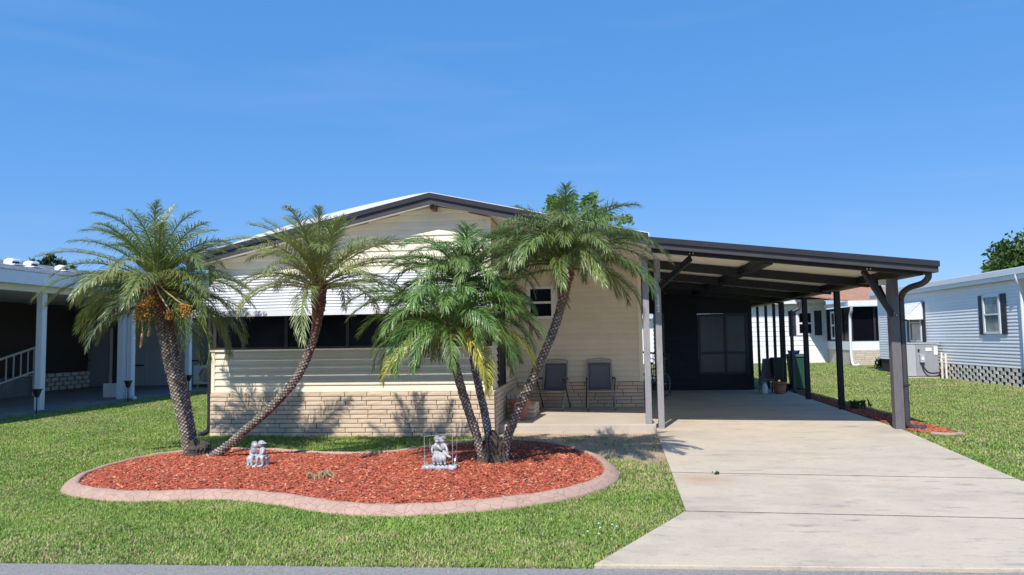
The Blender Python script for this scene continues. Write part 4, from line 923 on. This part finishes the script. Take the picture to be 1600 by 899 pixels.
for x in (5.62, 6.06): MB().tube([(x-.025, 22.8, .1), (x+.025, 22.8, .1)], .1, 14).build('wheel', 'rubber', bt)
MB().tube([(5.68, 22.98, .98), (6.02, 22.98, .98)], .018, 6).build('handle', 'binGreen', bt)
o = empty('bin_lid_stand_in', (5.75, 22.6, 1.08), 'small blue box on the green bin, standing in for another bin lid behind', 'bin lid stand-in')  # blue box added in place of the lid of a second bin behind
MB().hexa([(5.63, 22.45, 1.081), (5.87, 22.45, 1.081), (5.87, 22.7, 1.081), (5.63, 22.7, 1.081), (5.61, 22.43, 1.16), (5.89, 22.43, 1.16), (5.89, 22.72, 1.16), (5.61, 22.72, 1.16)]).build('stand_in_body', 'blue', o, bevel=.01)
MB().box(5.60, 5.90, 22.42, 22.73, 1.161, 1.18).build('stand_in_top', 'blue', o)
o = empty('water_jug', (4.58, 21.15, .03), 'white plastic jug on the shaded carport floor', 'jug')
MB().lathe([(.07, 0), (.08, .02), (.08, .2), (.05, .26), (.025, .28), (.025, .31)], (4.58, 21.15, .03), 14).build('jug_body', 'label', o, True); MB().lathe([(.028, .311), (.028, .33)], (4.58, 21.15, .03), 10).build('cap', 'blue', o)
o = empty('folded_lounge_chair', (4.7, 21.6, .03), 'dark blue folding chair leaning in the shade by the rear posts', 'chair')
MB().hexa([(4.55, 21.5, .35), (4.85, 21.5, .35), (4.85, 21.54, .35), (4.55, 21.54, .35), (4.68, 21.75, .98), (4.98, 21.75, .98), (4.98, 21.79, .98), (4.68, 21.79, .98)]).build('backrest', 'sling', o)
MB().hexa([(4.5, 21.15, .40), (4.82, 21.15, .40), (4.85, 21.5, .36), (4.54, 21.5, .36), (4.5, 21.15, .43), (4.82, 21.15, .43), (4.85, 21.5, .39), (4.54, 21.5, .39)]).build('seat', 'sling', o)
for a, b in (((4.5, 21.5, .55), (4.48, 21.1, .04)), ((4.86, 21.5, .55), (4.86, 21.1, .04)), ((4.5, 21.2, .5), (4.55, 21.75, .04)), ((4.86, 21.2, .5), (4.9, 21.75, .04))): MB().tube([a, b], .012, 6).build('leg', 'steel', o)
o = empty('grill', (5.0, 21.45, .03), 'black covered barbecue grill against the rear carport post', 'grill')
MB().hexa([(4.86, 21.3, .4), (5.14, 21.3, .4), (5.14, 21.6, .4), (4.86, 21.6, .4), (4.83, 21.27, 1.02), (5.16, 21.27, 1.02), (5.16, 21.62, 1.02), (4.83, 21.62, 1.02)]).build('cover', 'black', o, bevel=.03)
for x in (4.88, 5.12):
    for y in (21.32, 21.58): MB().tube([(x, y, .03), (x, y, .41)], .015, 6).build('leg', 'black', o)
# ------------------------------------------------------------------ left neighbour
nb = empty('carport_house', (-16, 20, 0), 'neighbouring house with white carport posts and dark shaded walls', 'house')
tag(MB().prism([(-13.62, 13), (-13.62, 26.2), (-19.4, 26.2), (-19.4, 13)], -.05, .08).build('carport_slab', 'gslab'), kind='structure')
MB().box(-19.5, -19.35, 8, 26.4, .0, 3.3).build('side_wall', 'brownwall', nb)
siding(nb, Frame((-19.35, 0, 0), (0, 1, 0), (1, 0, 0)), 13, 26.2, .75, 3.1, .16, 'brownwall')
MB().box(-19.5, -13.4, 26.2, 26.35, 0, 3.2).build('shed_wall', 'graywall', nb)
sf = Frame((0, 26.2, 0), (1, 0, 0), (0, -1, 0))
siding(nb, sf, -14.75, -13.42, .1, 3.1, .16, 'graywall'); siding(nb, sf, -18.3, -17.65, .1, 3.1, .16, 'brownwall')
d = wbox(MB(), sf, -19.3, -18.32, 0.0, .04, .10, 2.25).build('entry_door', 'acgray', nb)
for a, b in ((-19.18, -18.88), (-18.74, -18.44)):
    for z0, z1 in ((.25, .95), (1.1, 1.75), (1.85, 2.12)): wbox(MB(), sf, a, b, .041, .055, z0, z1).build('door_panel', 'acgray', d)
MB().sphere((-19.22, 26.13, 1.1), .035).build('door_knob', 'black', d)
wbox(MB(), sf, -18.4, -18.30, .041, .06, .1, 2.3).build('door_trim', 'offwhite', d)
d = wbox(MB(), sf, -17.55, -14.8, 0, .05, .12, 2.75).build('garage_door', 'aclight', nb)
for i in range(4):
    for z0, z1 in ((.28, .82), (.92, 1.5), (1.6, 2.15), (2.25, 2.65)): wbox(MB(), sf, -17.45+i*.67, -16.87+i*.67, .051, .07, z0, z1).build('door_panel', 'aclight', d)
for z in (.85, 2.2): wbox(MB(), sf, -17.5, -17.0, .071, .085, z, z+.05).build('strap_hinge', 'black', d); 
for z in (1.0, 2.55): wbox(MB(), sf, -15.3, -14.7, .071, .085, z, z+.05).build('strap_hinge', 'black', d)
# house roof and carport eave
rfo = MB().prism([(-13.35, 3.42), (-13.35, 3.36), (-20.5, 4.55), (-27, 3.4), (-27, 3.46), (-20.5, 4.66)][::1], 8, 26.6, 'y').build('roof', 'shingle', nb)
k = 0
for i in range(24):                                            # shingle courses
    x0 = -13.33-i*.30; z0 = 3.425+(-13.35-x0)*(1.24/7.15)
    MB().hexa([(x0-.31, 8, z0+.055+.004), (x0, 8, z0+.004), (x0, 26.6, z0+.004), (x0-.31, 26.6, z0+.055+.004), (x0-.31, 8, z0+.063), (x0, 8, z0+.024), (x0, 26.6, z0+.024), (x0-.31, 26.6, z0+.063)]).build('shingle_course', 'shingle', rfo)
MB().box(-13.45, -13.30, 8, 26.6, 3.12, 3.41).build('eave_fascia', 'white', nb)
MB().box(-19.3, -13.46, 8, 26.6, 3.13, 3.18).build('carport_ceiling', 'offwhite', nb)
MB().box(-13.80, -13.62, 8, 26.3, 2.98, 3.128).build('header_beam', 'offwhite', nb)
for y in (13.2, 16.95, 20.55, 23.65): MB().box(-13.86, -13.70, y-.08, y+.08, .08, 2.98).build('post', 'white', nb, bevel=.006)
MB().box(-18.3, -18.15, 22.4, 22.55, .08, 3.1).build('post', 'offwhite', nb)
MB().box(-14.9, -13.95, 20.9, 20.95, .08, .5).build('low_panel', 'offwhite', nb)
MB().tube(catmull([(-13.62, 20.35, 3.1), (-13.62, 20.35, 2.8), (-13.62, 20.35, .35), (-13.6, 20.32, .15), (-13.4, 20.2, .1)], n=6), .06, 8).build('downspout', 'white', nb, True)
MB().box(-14.05, -13.87, 20.3, 20.8, .08, 2.97).build('post_cladding', 'white', nb)
# block skirt and steps
skb = MB().box(-19.36, -19.34, 20, 26.2, .05, .7).build('skirt', 'blockdark', nb)
for r_ in range(4):
    for i in range(9):
        y = 22.6+i*.4+(.2 if r_ % 2 else 0); MB().box(-19.33, -19.2, y, y+.3, .09+r_*.155, .22+r_*.155).build('block', 'block', skb)
for i in range(4): MB().box(-19.3+0.0, -18.1+i*.0, 20.4-i*.3, 22.0-i*.3 if i == 0 else 20.7-i*.3, .08, .68-i*.16).build('step', 'gslab', nb)
for i in range(4): MB().box(-19.3, -18.05, 20.36-i*.3, 20.40-i*.3, .60-i*.16, .70-i*.16).build('step_nosing', 'block', nb)
ra = empty('stair_railing', (-18.0, 20, 0), 'pale metal stair railing on the neighbouring carport steps', 'railing')
MB().bar((-18.0, 21.9, 1.62), (-18.0, 19.3, .98), .06, .06).build('handrail', 'offwhite', ra); MB().bar((-18.0, 21.9, .85), (-18.0, 19.3, .28), .05, .05).build('bottom_rail', 'offwhite', ra)
for i in range(10):
    t = i/9; y = 21.9-2.6*t; MB().bar((-18.0, y, .85-.57*t if 0 < i < 9 else .08), (-18.0, y, 1.6-.64*t), .03 if 0 < i < 9 else .07, .03 if 0 < i < 9 else .07).build('baluster', 'offwhite', ra)
for k, (y, lab) in enumerate(((18.8, 'leftmost'), (19.5, 'middle'), (20.75, 'rightmost'))):   # roof vents
    x = -16.2; z = 3.42+(-13.35-x)*(1.24/7.15)+.04; v = empty('roof_vent', (x, y, z), lab+' white hooded vent on the neighbouring shingle roof', 'roof vent', 'hooded roof vents')
    MB().prism([(x-.2, z-.05), (x+.05, z-.07), (x+.08, z+.08), (x+.14, z+.1), (x+.1, z+.15), (x-.05, z+.17), (x-.18, z+.12)], y-.14, y+.14, 'y').build('hood', 'white', v, bevel=.02)
    MB().box(x-.3, x+.22, y-.2, y+.2, z-.03, z+.0).build('flashing', 'white', v)
    MB().box(x+.085, x+.09, y-.11, y+.11, z, z+.08).build('opening_mesh', 'black', v)
for (px_, py_, Y, lab) in ((54, 648, 16.9, 'black solar path light beside the nearest white carport post'), (192, 628, 20.4, 'black solar path light beside the white downspout'), (291, 622, 23.6, 'black solar path light beside the farthest white post')):
    x = -13.52; h = empty('path_light', (x, Y-.35, 0), lab, 'path light', 'solar path lights along the slab')
    MB().tube([(x, Y-.35, 0), (x, Y-.35, .42)], .014, 6).build('stake', 'black', h); MB().hexa([(x-.03, Y-.38, .42), (x+.03, Y-.38, .42), (x+.03, Y-.32, .42), (x-.03, Y-.32, .42), (x-.075, Y-.425, .60), (x+.075, Y-.425, .60), (x+.075, Y-.275, .60), (x-.075, Y-.275, .60)]).build('lantern', 'black', h); MB().box(x-.085, x+.085, Y-.435, Y-.265, .601, .62).build('lantern_cap', 'black', h)
l = empty('wall_lantern', (-14.52, 26.1, 2.4), 'black wall lantern on gray shed wall above the outdoor unit', 'lamp')
MB().box(-14.40, -14.22, 26.1, 26.16, 2.22, 2.55).build('back_plate', 'offwhite', l); MB().hexa([(-14.50, 25.98, 2.25), (-14.40, 25.98, 2.25), (-14.40, 26.08, 2.25), (-14.50, 26.08, 2.25), (-14.54, 25.94, 2.52), (-14.36, 25.94, 2.52), (-14.36, 26.09, 2.52), (-14.54, 26.09, 2.52)]).build('lantern_body', 'black', l); MB().hexa([(-14.58, 25.9, 2.521), (-14.32, 25.9, 2.521), (-14.32, 26.09, 2.521), (-14.58, 26.09, 2.521), (-14.47, 26.0, 2.72), (-14.43, 26.0, 2.72), (-14.43, 26.05, 2.72), (-14.47, 26.05, 2.72)]).build('lantern_roof', 'black', l)
l = empty('floodlight', (-19.2, 21.2, 2.75), 'white floodlight on the brown wall above the neighbouring steps', 'lamp')
MB().box(-19.33, -19.25, 20.5, 20.75, 2.7, 2.9).build('base', 'offwhite', l); MB().tube([(-19.25, 20.6, 2.78), (-19.05, 20.5, 2.7)], [.05, .09], 10).build('lamp_head', 'offwhite', l)
u = empty('outdoor_ac_unit', (-14.05, 25.7, .1), 'white outdoor air conditioner unit with round fan by the shed wall', 'ac unit')
MB().box(-14.72, -14.0, 25.6, 25.95, .18, .86).build('cabinet', 'offwhite', u, bevel=.02)
MB().tube([(-14.22, 25.599, .52), (-14.22, 25.575, .52)], .25, 24).build('fan_opening', 'acgray', u)
for r_ in (.08, .16, .24): MB().tube([(-14.22+r_*math.cos(a), 25.565, .52+r_*math.sin(a)) for a in np.linspace(0, 6.283, 24, endpoint=False)], .008, 5, True).build('fan_grille', 'black', u)
for x in (-14.65, -14.15): MB().box(x, x+.1, 25.62, 25.93, .08, .18).build('foot', 'black', u)

# ------------------------------------------------------------------ right neighbour
rn = empty('side_neighbour_house', (15, 27, 0), 'pale blue white sided house with navy shutters and lattice block skirt', 'house')
XR = 12.3; rw = Frame((XR, 0, 0), (0, 1, 0), (-1, 0, 0))
MB().box(XR, 20, 22.9, 34, .55, 3.2).build('wall', 'bluewhite', rn)
siding(rn, rw, 22.98, 33.9, .55, 3.18, .105, 'bluewhite', out=.022)
siding(rn, Frame((0, 22.9, 0), (1, 0, 0), (0, -1, 0)), 12.35, 20, .55, 3.18, .105, 'bluewhite', out=.022)
MB().box(XR-.03, XR+.1, 22.86, 22.98, .5, 3.2).build('corner_trim', 'white', rn)
e = MB().hexa([(XR-.14, 17, 3.22), (20.5, 17, 4.35), (20.5, 34.4, 4.35), (XR-.14, 34.4, 3.22), (XR-.14, 17, 3.50), (20.5, 17, 4.62), (20.5, 34.4, 4.62), (XR-.14, 34.4, 3.50)]).build('roof', 'roof', rn)
MB().box(XR-.22, XR-.141, 17, 34.4, 3.30, 3.47).build('gutter', 'white', e); MB().box(XR-.135, XR-.03, 17, 34.3, 3.17, 3.215).build('soffit', 'offwhite', e)
MB().box(XR-.18, XR-.141, 17, 34.4, 3.16, 3.295).build('fascia', 'bluewhite', e)
MB().box(XR-.06, XR+.05, 18.5, 18.61, 0, 3.2).build('post', 'white', rn)
MB().tube(catmull([(XR-.18, 22.8, 3.3), (XR-.17, 22.8, 3.15), (XR-.08, 22.82, 2.9), (XR-.06, 22.82, 2.6), (XR-.06, 22.82, .3), (XR-.1, 22.75, .12), (XR-.3, 22.5, .06)], n=6), .05, 8).build('downspout', 'white', rn, True)
window_double_hung(rn, rw, 24.05, 25.0, 1.58, 2.78, shutters=.30)
window_double_hung(rn, rw, 29.6, 30.6, 1.3, 2.78, shutters=.30)
skb = MB().box(XR+.02, XR+.2, 22.95, 33.9, 0, .549).build('skirt', 'blockdark', rn)
for r_ in range(5):
    for i in range(22):
        y = 22.95+i*.42+(.21 if r_ % 2 else 0)+rnd.uniform(-.01, .01)
        MB().box(XR-.02, XR+.012, y, y+.25, .003+r_*.109, .003+r_*.109+.10).build('lattice_block', 'block', skb)
# metal awning over the far window
a = empty('window_hood', (XR, 30, 2.8), 'white metal window hood on the side house behind the carport post', 'awning')
for i in range(6):
    t0, t1 = i/6, (i+1.15)/6
    MB().hexa([(XR-.03-.75*t1, 29.4, 2.86-.72*t1), (XR-.03-.75*t0, 29.4, 2.86-.72*t0), (XR-.03-.75*t0, 30.8, 2.86-.72*t0), (XR-.03-.75*t1, 30.8, 2.86-.72*t1), (XR-.03-.75*t1, 29.4, 2.885-.72*t1), (XR-.03-.75*t0, 29.4, 2.88-.72*t0), (XR-.03-.75*t0, 30.8, 2.88-.72*t0), (XR-.03-.75*t1, 30.8, 2.885-.72*t1)]).build('slat', 'white', a)
for y in (29.39, 30.81): MB().prism([(XR-.03, 2.84), (XR-.03, 2.15), (XR-.78, 2.14)], y-.008, y+.008, 'y').build('side_panel', 'white', a)
# package air conditioner beside the wall
u = empty('package_ac_unit', (11.5, 28.5, 0), 'large gray package air conditioner standing beside the side house', 'ac unit')
tag(MB().prism([(10.75, 27.95), (12.25, 27.95), (12.25, 29.3), (10.75, 29.3)], -.02, .06).build('equipment_pad', 'patio'), kind='structure')
MB().box(10.95, 12.15, 28.1, 29.2, .061, 1.24).build('cabinet', 'acgray', u, bevel=.015)
MB().box(10.92, 12.18, 28.07, 29.23, 1.241, 1.28).build('cabinet_top', 'aclight', u)
MB().box(10.96, 11.38, 28.075, 28.099, .1, 1.22).build('coil_panel', 'aclight', u); MB().box(11.40, 12.14, 28.08, 28.099, .1, 1.22).build('service_panel', 'acgray', u)
sd = MB().box(10.93, 10.949, 28.15, 29.15, .12, 1.2).build('side_grille', 'acgray', u)
for i in range(16): MB().box(10.918, 10.929, 28.18, 29.12, .16+i*.062, .185+i*.062).build('louver', 'acgray', sd)
MB().box(11.72, 11.93, 28.06, 28.079, .98, 1.10).build('rating_label', 'label', u); MB().box(12.0, 12.13, 28.06, 28.079, .85, 1.15).build('rating_label', 'label', u)
MB().box(11.50, 11.66, 27.98, 28.079, .58, .86).build('disconnect_box', 'aclight', u, bevel=.01); MB().box(11.54, 11.62, 27.97, 27.979, .66, .78).build('disconnect_cover', 'label', u)
MB().tube(catmull([(11.56, 28.0, .58), (11.60, 27.98, .40), (11.75, 27.97, .22), (12.0, 27.97, .20), (12.25, 28.0, .26)], n=6), .028, 7).build('conduit', 'black', u, True)
MB().tube([(11.48, 28.07, 1.02), (11.48, 28.03, 1.02)], .035, 10).build('port', 'black', u)
v = empty('pipe_stand', (12.2, 27.5, 0), 'pale pipes and valve posts at the corner of the block skirt', 'pipes')
for x, y, h in ((12.10, 27.72, .95), (12.16, 27.55, .9), (12.05, 27.62, .6)): MB().tube([(x, y, 0), (x, y, h)], .035, 8).build('pipe', 'block', v)
MB().tube([(12.05, 27.62, .6), (12.10, 27.72, .72), (12.16, 27.55, .75)], .04, 7).build('valve_elbow', 'block', v)

# ------------------------------------------------------------------ house far behind
bh = empty('screened_porch_house', (13, 42, 0), 'white house with brown shingle roof and dark screened porch', 'house')
bw = Frame((0, 44, 0), (1, 0, 0), (0, -1, 0))
MB().box(7.5, 13.1, 44, 50, 0, 3.55).build('wall', 'wsiding', bh)
siding(bh, bw, 7.5, 13.1, .75, 3.5, .28, 'wsiding', out=.03)
sk = wbox(MB(), bw, 7.5, 13.1, .0, .03, 0, .74).build('skirt', 'wsiding', bh)
for i in range(28): wbox(MB(), bw, 7.5+i*.2, 7.52+i*.2, .031, .05, 0, .74).build('skirt_rib', 'wsiding', sk)
window_double_hung(bh, bw, 11.45, 12.35, 1.60, 2.98, 'white', 'pane', .12, shutters=.42)
PX0, PX1, PY = 13.1, 16.6, 40.0
for nm, fr, u0, u1 in (('front', Frame((0, PY, 0), (1, 0, 0), (0, -1, 0)), PX0, PX1), ('side', Frame((PX0, 0, 0), (0, 1, 0), (-1, 0, 0)), PY+.02, 44)):
    q = wbox(MB(), fr, u0, u1, -.12, 0, 0, .80).build('skirt', 'creambrick', bh)
    bricks(q, fr, 0 if nm == 'front' else -math.pi/2, u0, u1, 0, .8, .1, .45, BRC) if nm == 'front' else None
    wbox(MB(), fr, u0, u1, -.12, .03, .801, 1.24).build('knee_wall', 'wsiding', bh)
    g = wbox(MB(), fr, u0, u1, -.10, -.05, 1.241, 3.05).build('porch_glazing', 'pane', bh)
    n_ = 3
    for i in range(n_+1):
        uu = u0+(u1-u0-.1)*i/n_; wbox(MB(), fr, uu, uu+.1, -.049, .01, 1.30, 3.05).build('mullion', 'frame', g)
    wbox(MB(), fr, u0, u1, -.049, .012, 1.242, 1.299).build('sill', 'frame', g)
window_double_hung(bh, Frame((PX0, 0, 0), (0, 1, 0), (-1, 0, 0)), 42.3, 43.0, 1.35, 2.9, 'white', 'pane', .12)
r_ = MB().hexa([(7.2, 43.5, 3.56), (13.6, 43.5, 3.56), (13.6, 50.5, 4.6), (7.2, 50.5, 4.6), (7.2, 43.5, 3.62), (13.6, 43.5, 3.62), (13.6, 50.5, 4.68), (7.2, 50.5, 4.68)]).build('roof', 'brownshingle', bh)
r2 = MB().hexa([(12.9, 39.6, 3.30), (17.0, 39.6, 3.30), (17.0, 46, 4.35), (9.8, 46, 4.35), (12.9, 39.6, 3.34), (17.0, 39.6, 3.34), (17.0, 46, 4.42), (9.8, 46, 4.42)]).build('roof', 'brownshingle', bh)
for i in range(12):
    t = i/12; y = 39.6+6.4*t; z = 3.35+1.07*t; xl = 12.9-3.1*t
    MB().hexa([(xl, y, z), (17, y, z), (17, y+.5, z+.07), (xl-.2, y+.5, z+.07), (xl, y, z+.035), (17, y, z+.035), (17, y+.5, z+.09), (xl-.2, y+.5, z+.09)]).build('shingle_course', 'brownshingle', r2)
MB().box(12.85, 17.05, 39.5, 39.6, 3.06, 3.34).build('fascia', 'white', bh); MB().box(12.85, 12.95, 39.61, 43.5, 3.1, 3.30).build('fascia', 'white', bh); MB().box(7.2, 12.84, 43.4, 43.5, 3.4, 3.62).build('fascia', 'white', bh)
MB().tube(catmull([(13.0, 39.45, 3.1), (13.03, 39.6, 2.8), (13.05, 39.9, 2.4), (13.05, 39.9, .2), (13.3, 39.6, .06)], n=5), .07, 8).build('downspout', 'white', bh, True)
# white house glimpsed through the carport opening
wh = empty('white_house', (3, 48, 0), 'white house glimpsed between the two front left posts', 'house')
MB().box(-.5, 6.5, 46, 52, 0, 2.75).build('wall', 'wsiding', wh); MB().hexa([(-.9, 45.5, 2.76), (6.9, 45.5, 2.76), (6.9, 52.4, 2.76), (-.9, 52.4, 2.76), (1.2, 48.4, 3.0), (4.8, 48.4, 3.0), (4.8, 49.4, 3.0), (1.2, 49.4, 3.0)]).build('roof', 'shingle', wh)
window_double_hung(wh, Frame((0, 46, 0), (1, 0, 0), (0, -1, 0)), 4.0, 5.2, 1.2, 2.3, 'white', 'pane', .1)

# ------------------------------------------------------------------ trees behind
def tree(label, loc, trunk_h, lobes, n, leaf, seed, tintc=(1, 1, 1), thin=False):
    r = np.random.RandomState(seed); rr = random.Random(seed); x0, y0 = loc
    root = empty('tree', (x0, y0, 0), label, 'tree', 'trees behind the houses')
    t = MB().tube(catmull([(x0, y0, 0), (x0+.1, y0, trunk_h*.5), (x0-.05, y0+.1, trunk_h)], n=5), [.22]*6+[.16]*5, 8)
    t.build('trunk', 'bark', root, True)
    V = []; F = []; T = []
    for k, (cx, cy, czz, rad, sz) in enumerate(lobes):
        bq = MB().tube(catmull([(x0, y0, trunk_h*.8), ((x0+cx)/2, (y0+cy)/2, (trunk_h+czz)/2-.1), (cx, cy, czz)], n=4), [.1]*4+[.06]*4+[.02], 6); bq.build('limb', 'bark', root, True)
    tot = sum(l[3]**2 for l in lobes)
    for (cx, cy, czz, rad, sz) in lobes:
        m = int(n*rad**2/tot); ncl = max(6, m//26)
        dirs = r.randn(ncl, 3); dirs /= np.linalg.norm(dirs, axis=1)[:, None]; cc = np.array([cx, cy, czz])+dirs*(rad*r.uniform(.35, 1.0, ncl)**.7)[:, None]*np.array([1, 1, sz])
        ci = r.randint(0, ncl, m); p = cc[ci]+r.randn(m, 3)*rad*(.13 if thin else .17)
        a = r.randn(m, 3); a /= np.linalg.norm(a, axis=1)[:, None]; b = np.cross(a, r.randn(m, 3)); b /= np.linalg.norm(b, axis=1)[:, None]
        s = leaf*r.uniform(.6, 1.3, m)[:, None]
        k0 = len(V); q = np.stack([p-a*s, p+b*s*.45, p+a*s, p-b*s*.45], 1).reshape(-1, 3)
        V.append(q); sh = (r.uniform(.7, 1.35, ncl)[ci]*r.uniform(.8, 1.2, m))[:, None]*np.array(tintc); T.append(np.repeat(sh, 4, 0))
    V = np.concatenate(V); T = np.concatenate(T); F = np.arange(len(V)).reshape(-1, 4)
    o = npmesh('crown', V-np.array([x0, y0, 0]), F, 'leaf', root, T); o['kind'] = 'stuff'
tree('rounded dark green oak tree rising behind the side house roof', (25.4, 46), 3.2, [(25.0, 46, 5.6, 1.7, .8), (26.5, 46.3, 6.0, 1.6, .8), (23.8, 45.5, 5.0, 1.2, .8), (27.8, 46, 5.0, 1.6, .8), (25.8, 45, 4.6, 1.5, .7)], 20000, .19, 4)
tree('light green leafy tree top showing above the home behind a palm crown', (-0.6, 33.0), 4.6, [(-1.6, 33, 7.5, 1.0, .9), (-.3, 33.2, 7.3, 1.0, .8), (.8, 33.4, 6.7, .9, .7), (-.8, 32.6, 6.4, 1.3, .8)], 2300, .13, 6, (1.7, 1.75, 1.3), True)
tree('sparse dark tree far behind the neighbouring carport roof', (-47.5, 60), 6.0, [(-49.6, 60, 8.3, 1.2, .8), (-48.0, 60, 9.0, 1.1, .7), (-46.6, 60, 8.2, 1.0, .7)], 1300, .22, 8, (.7, .7, .9), True)
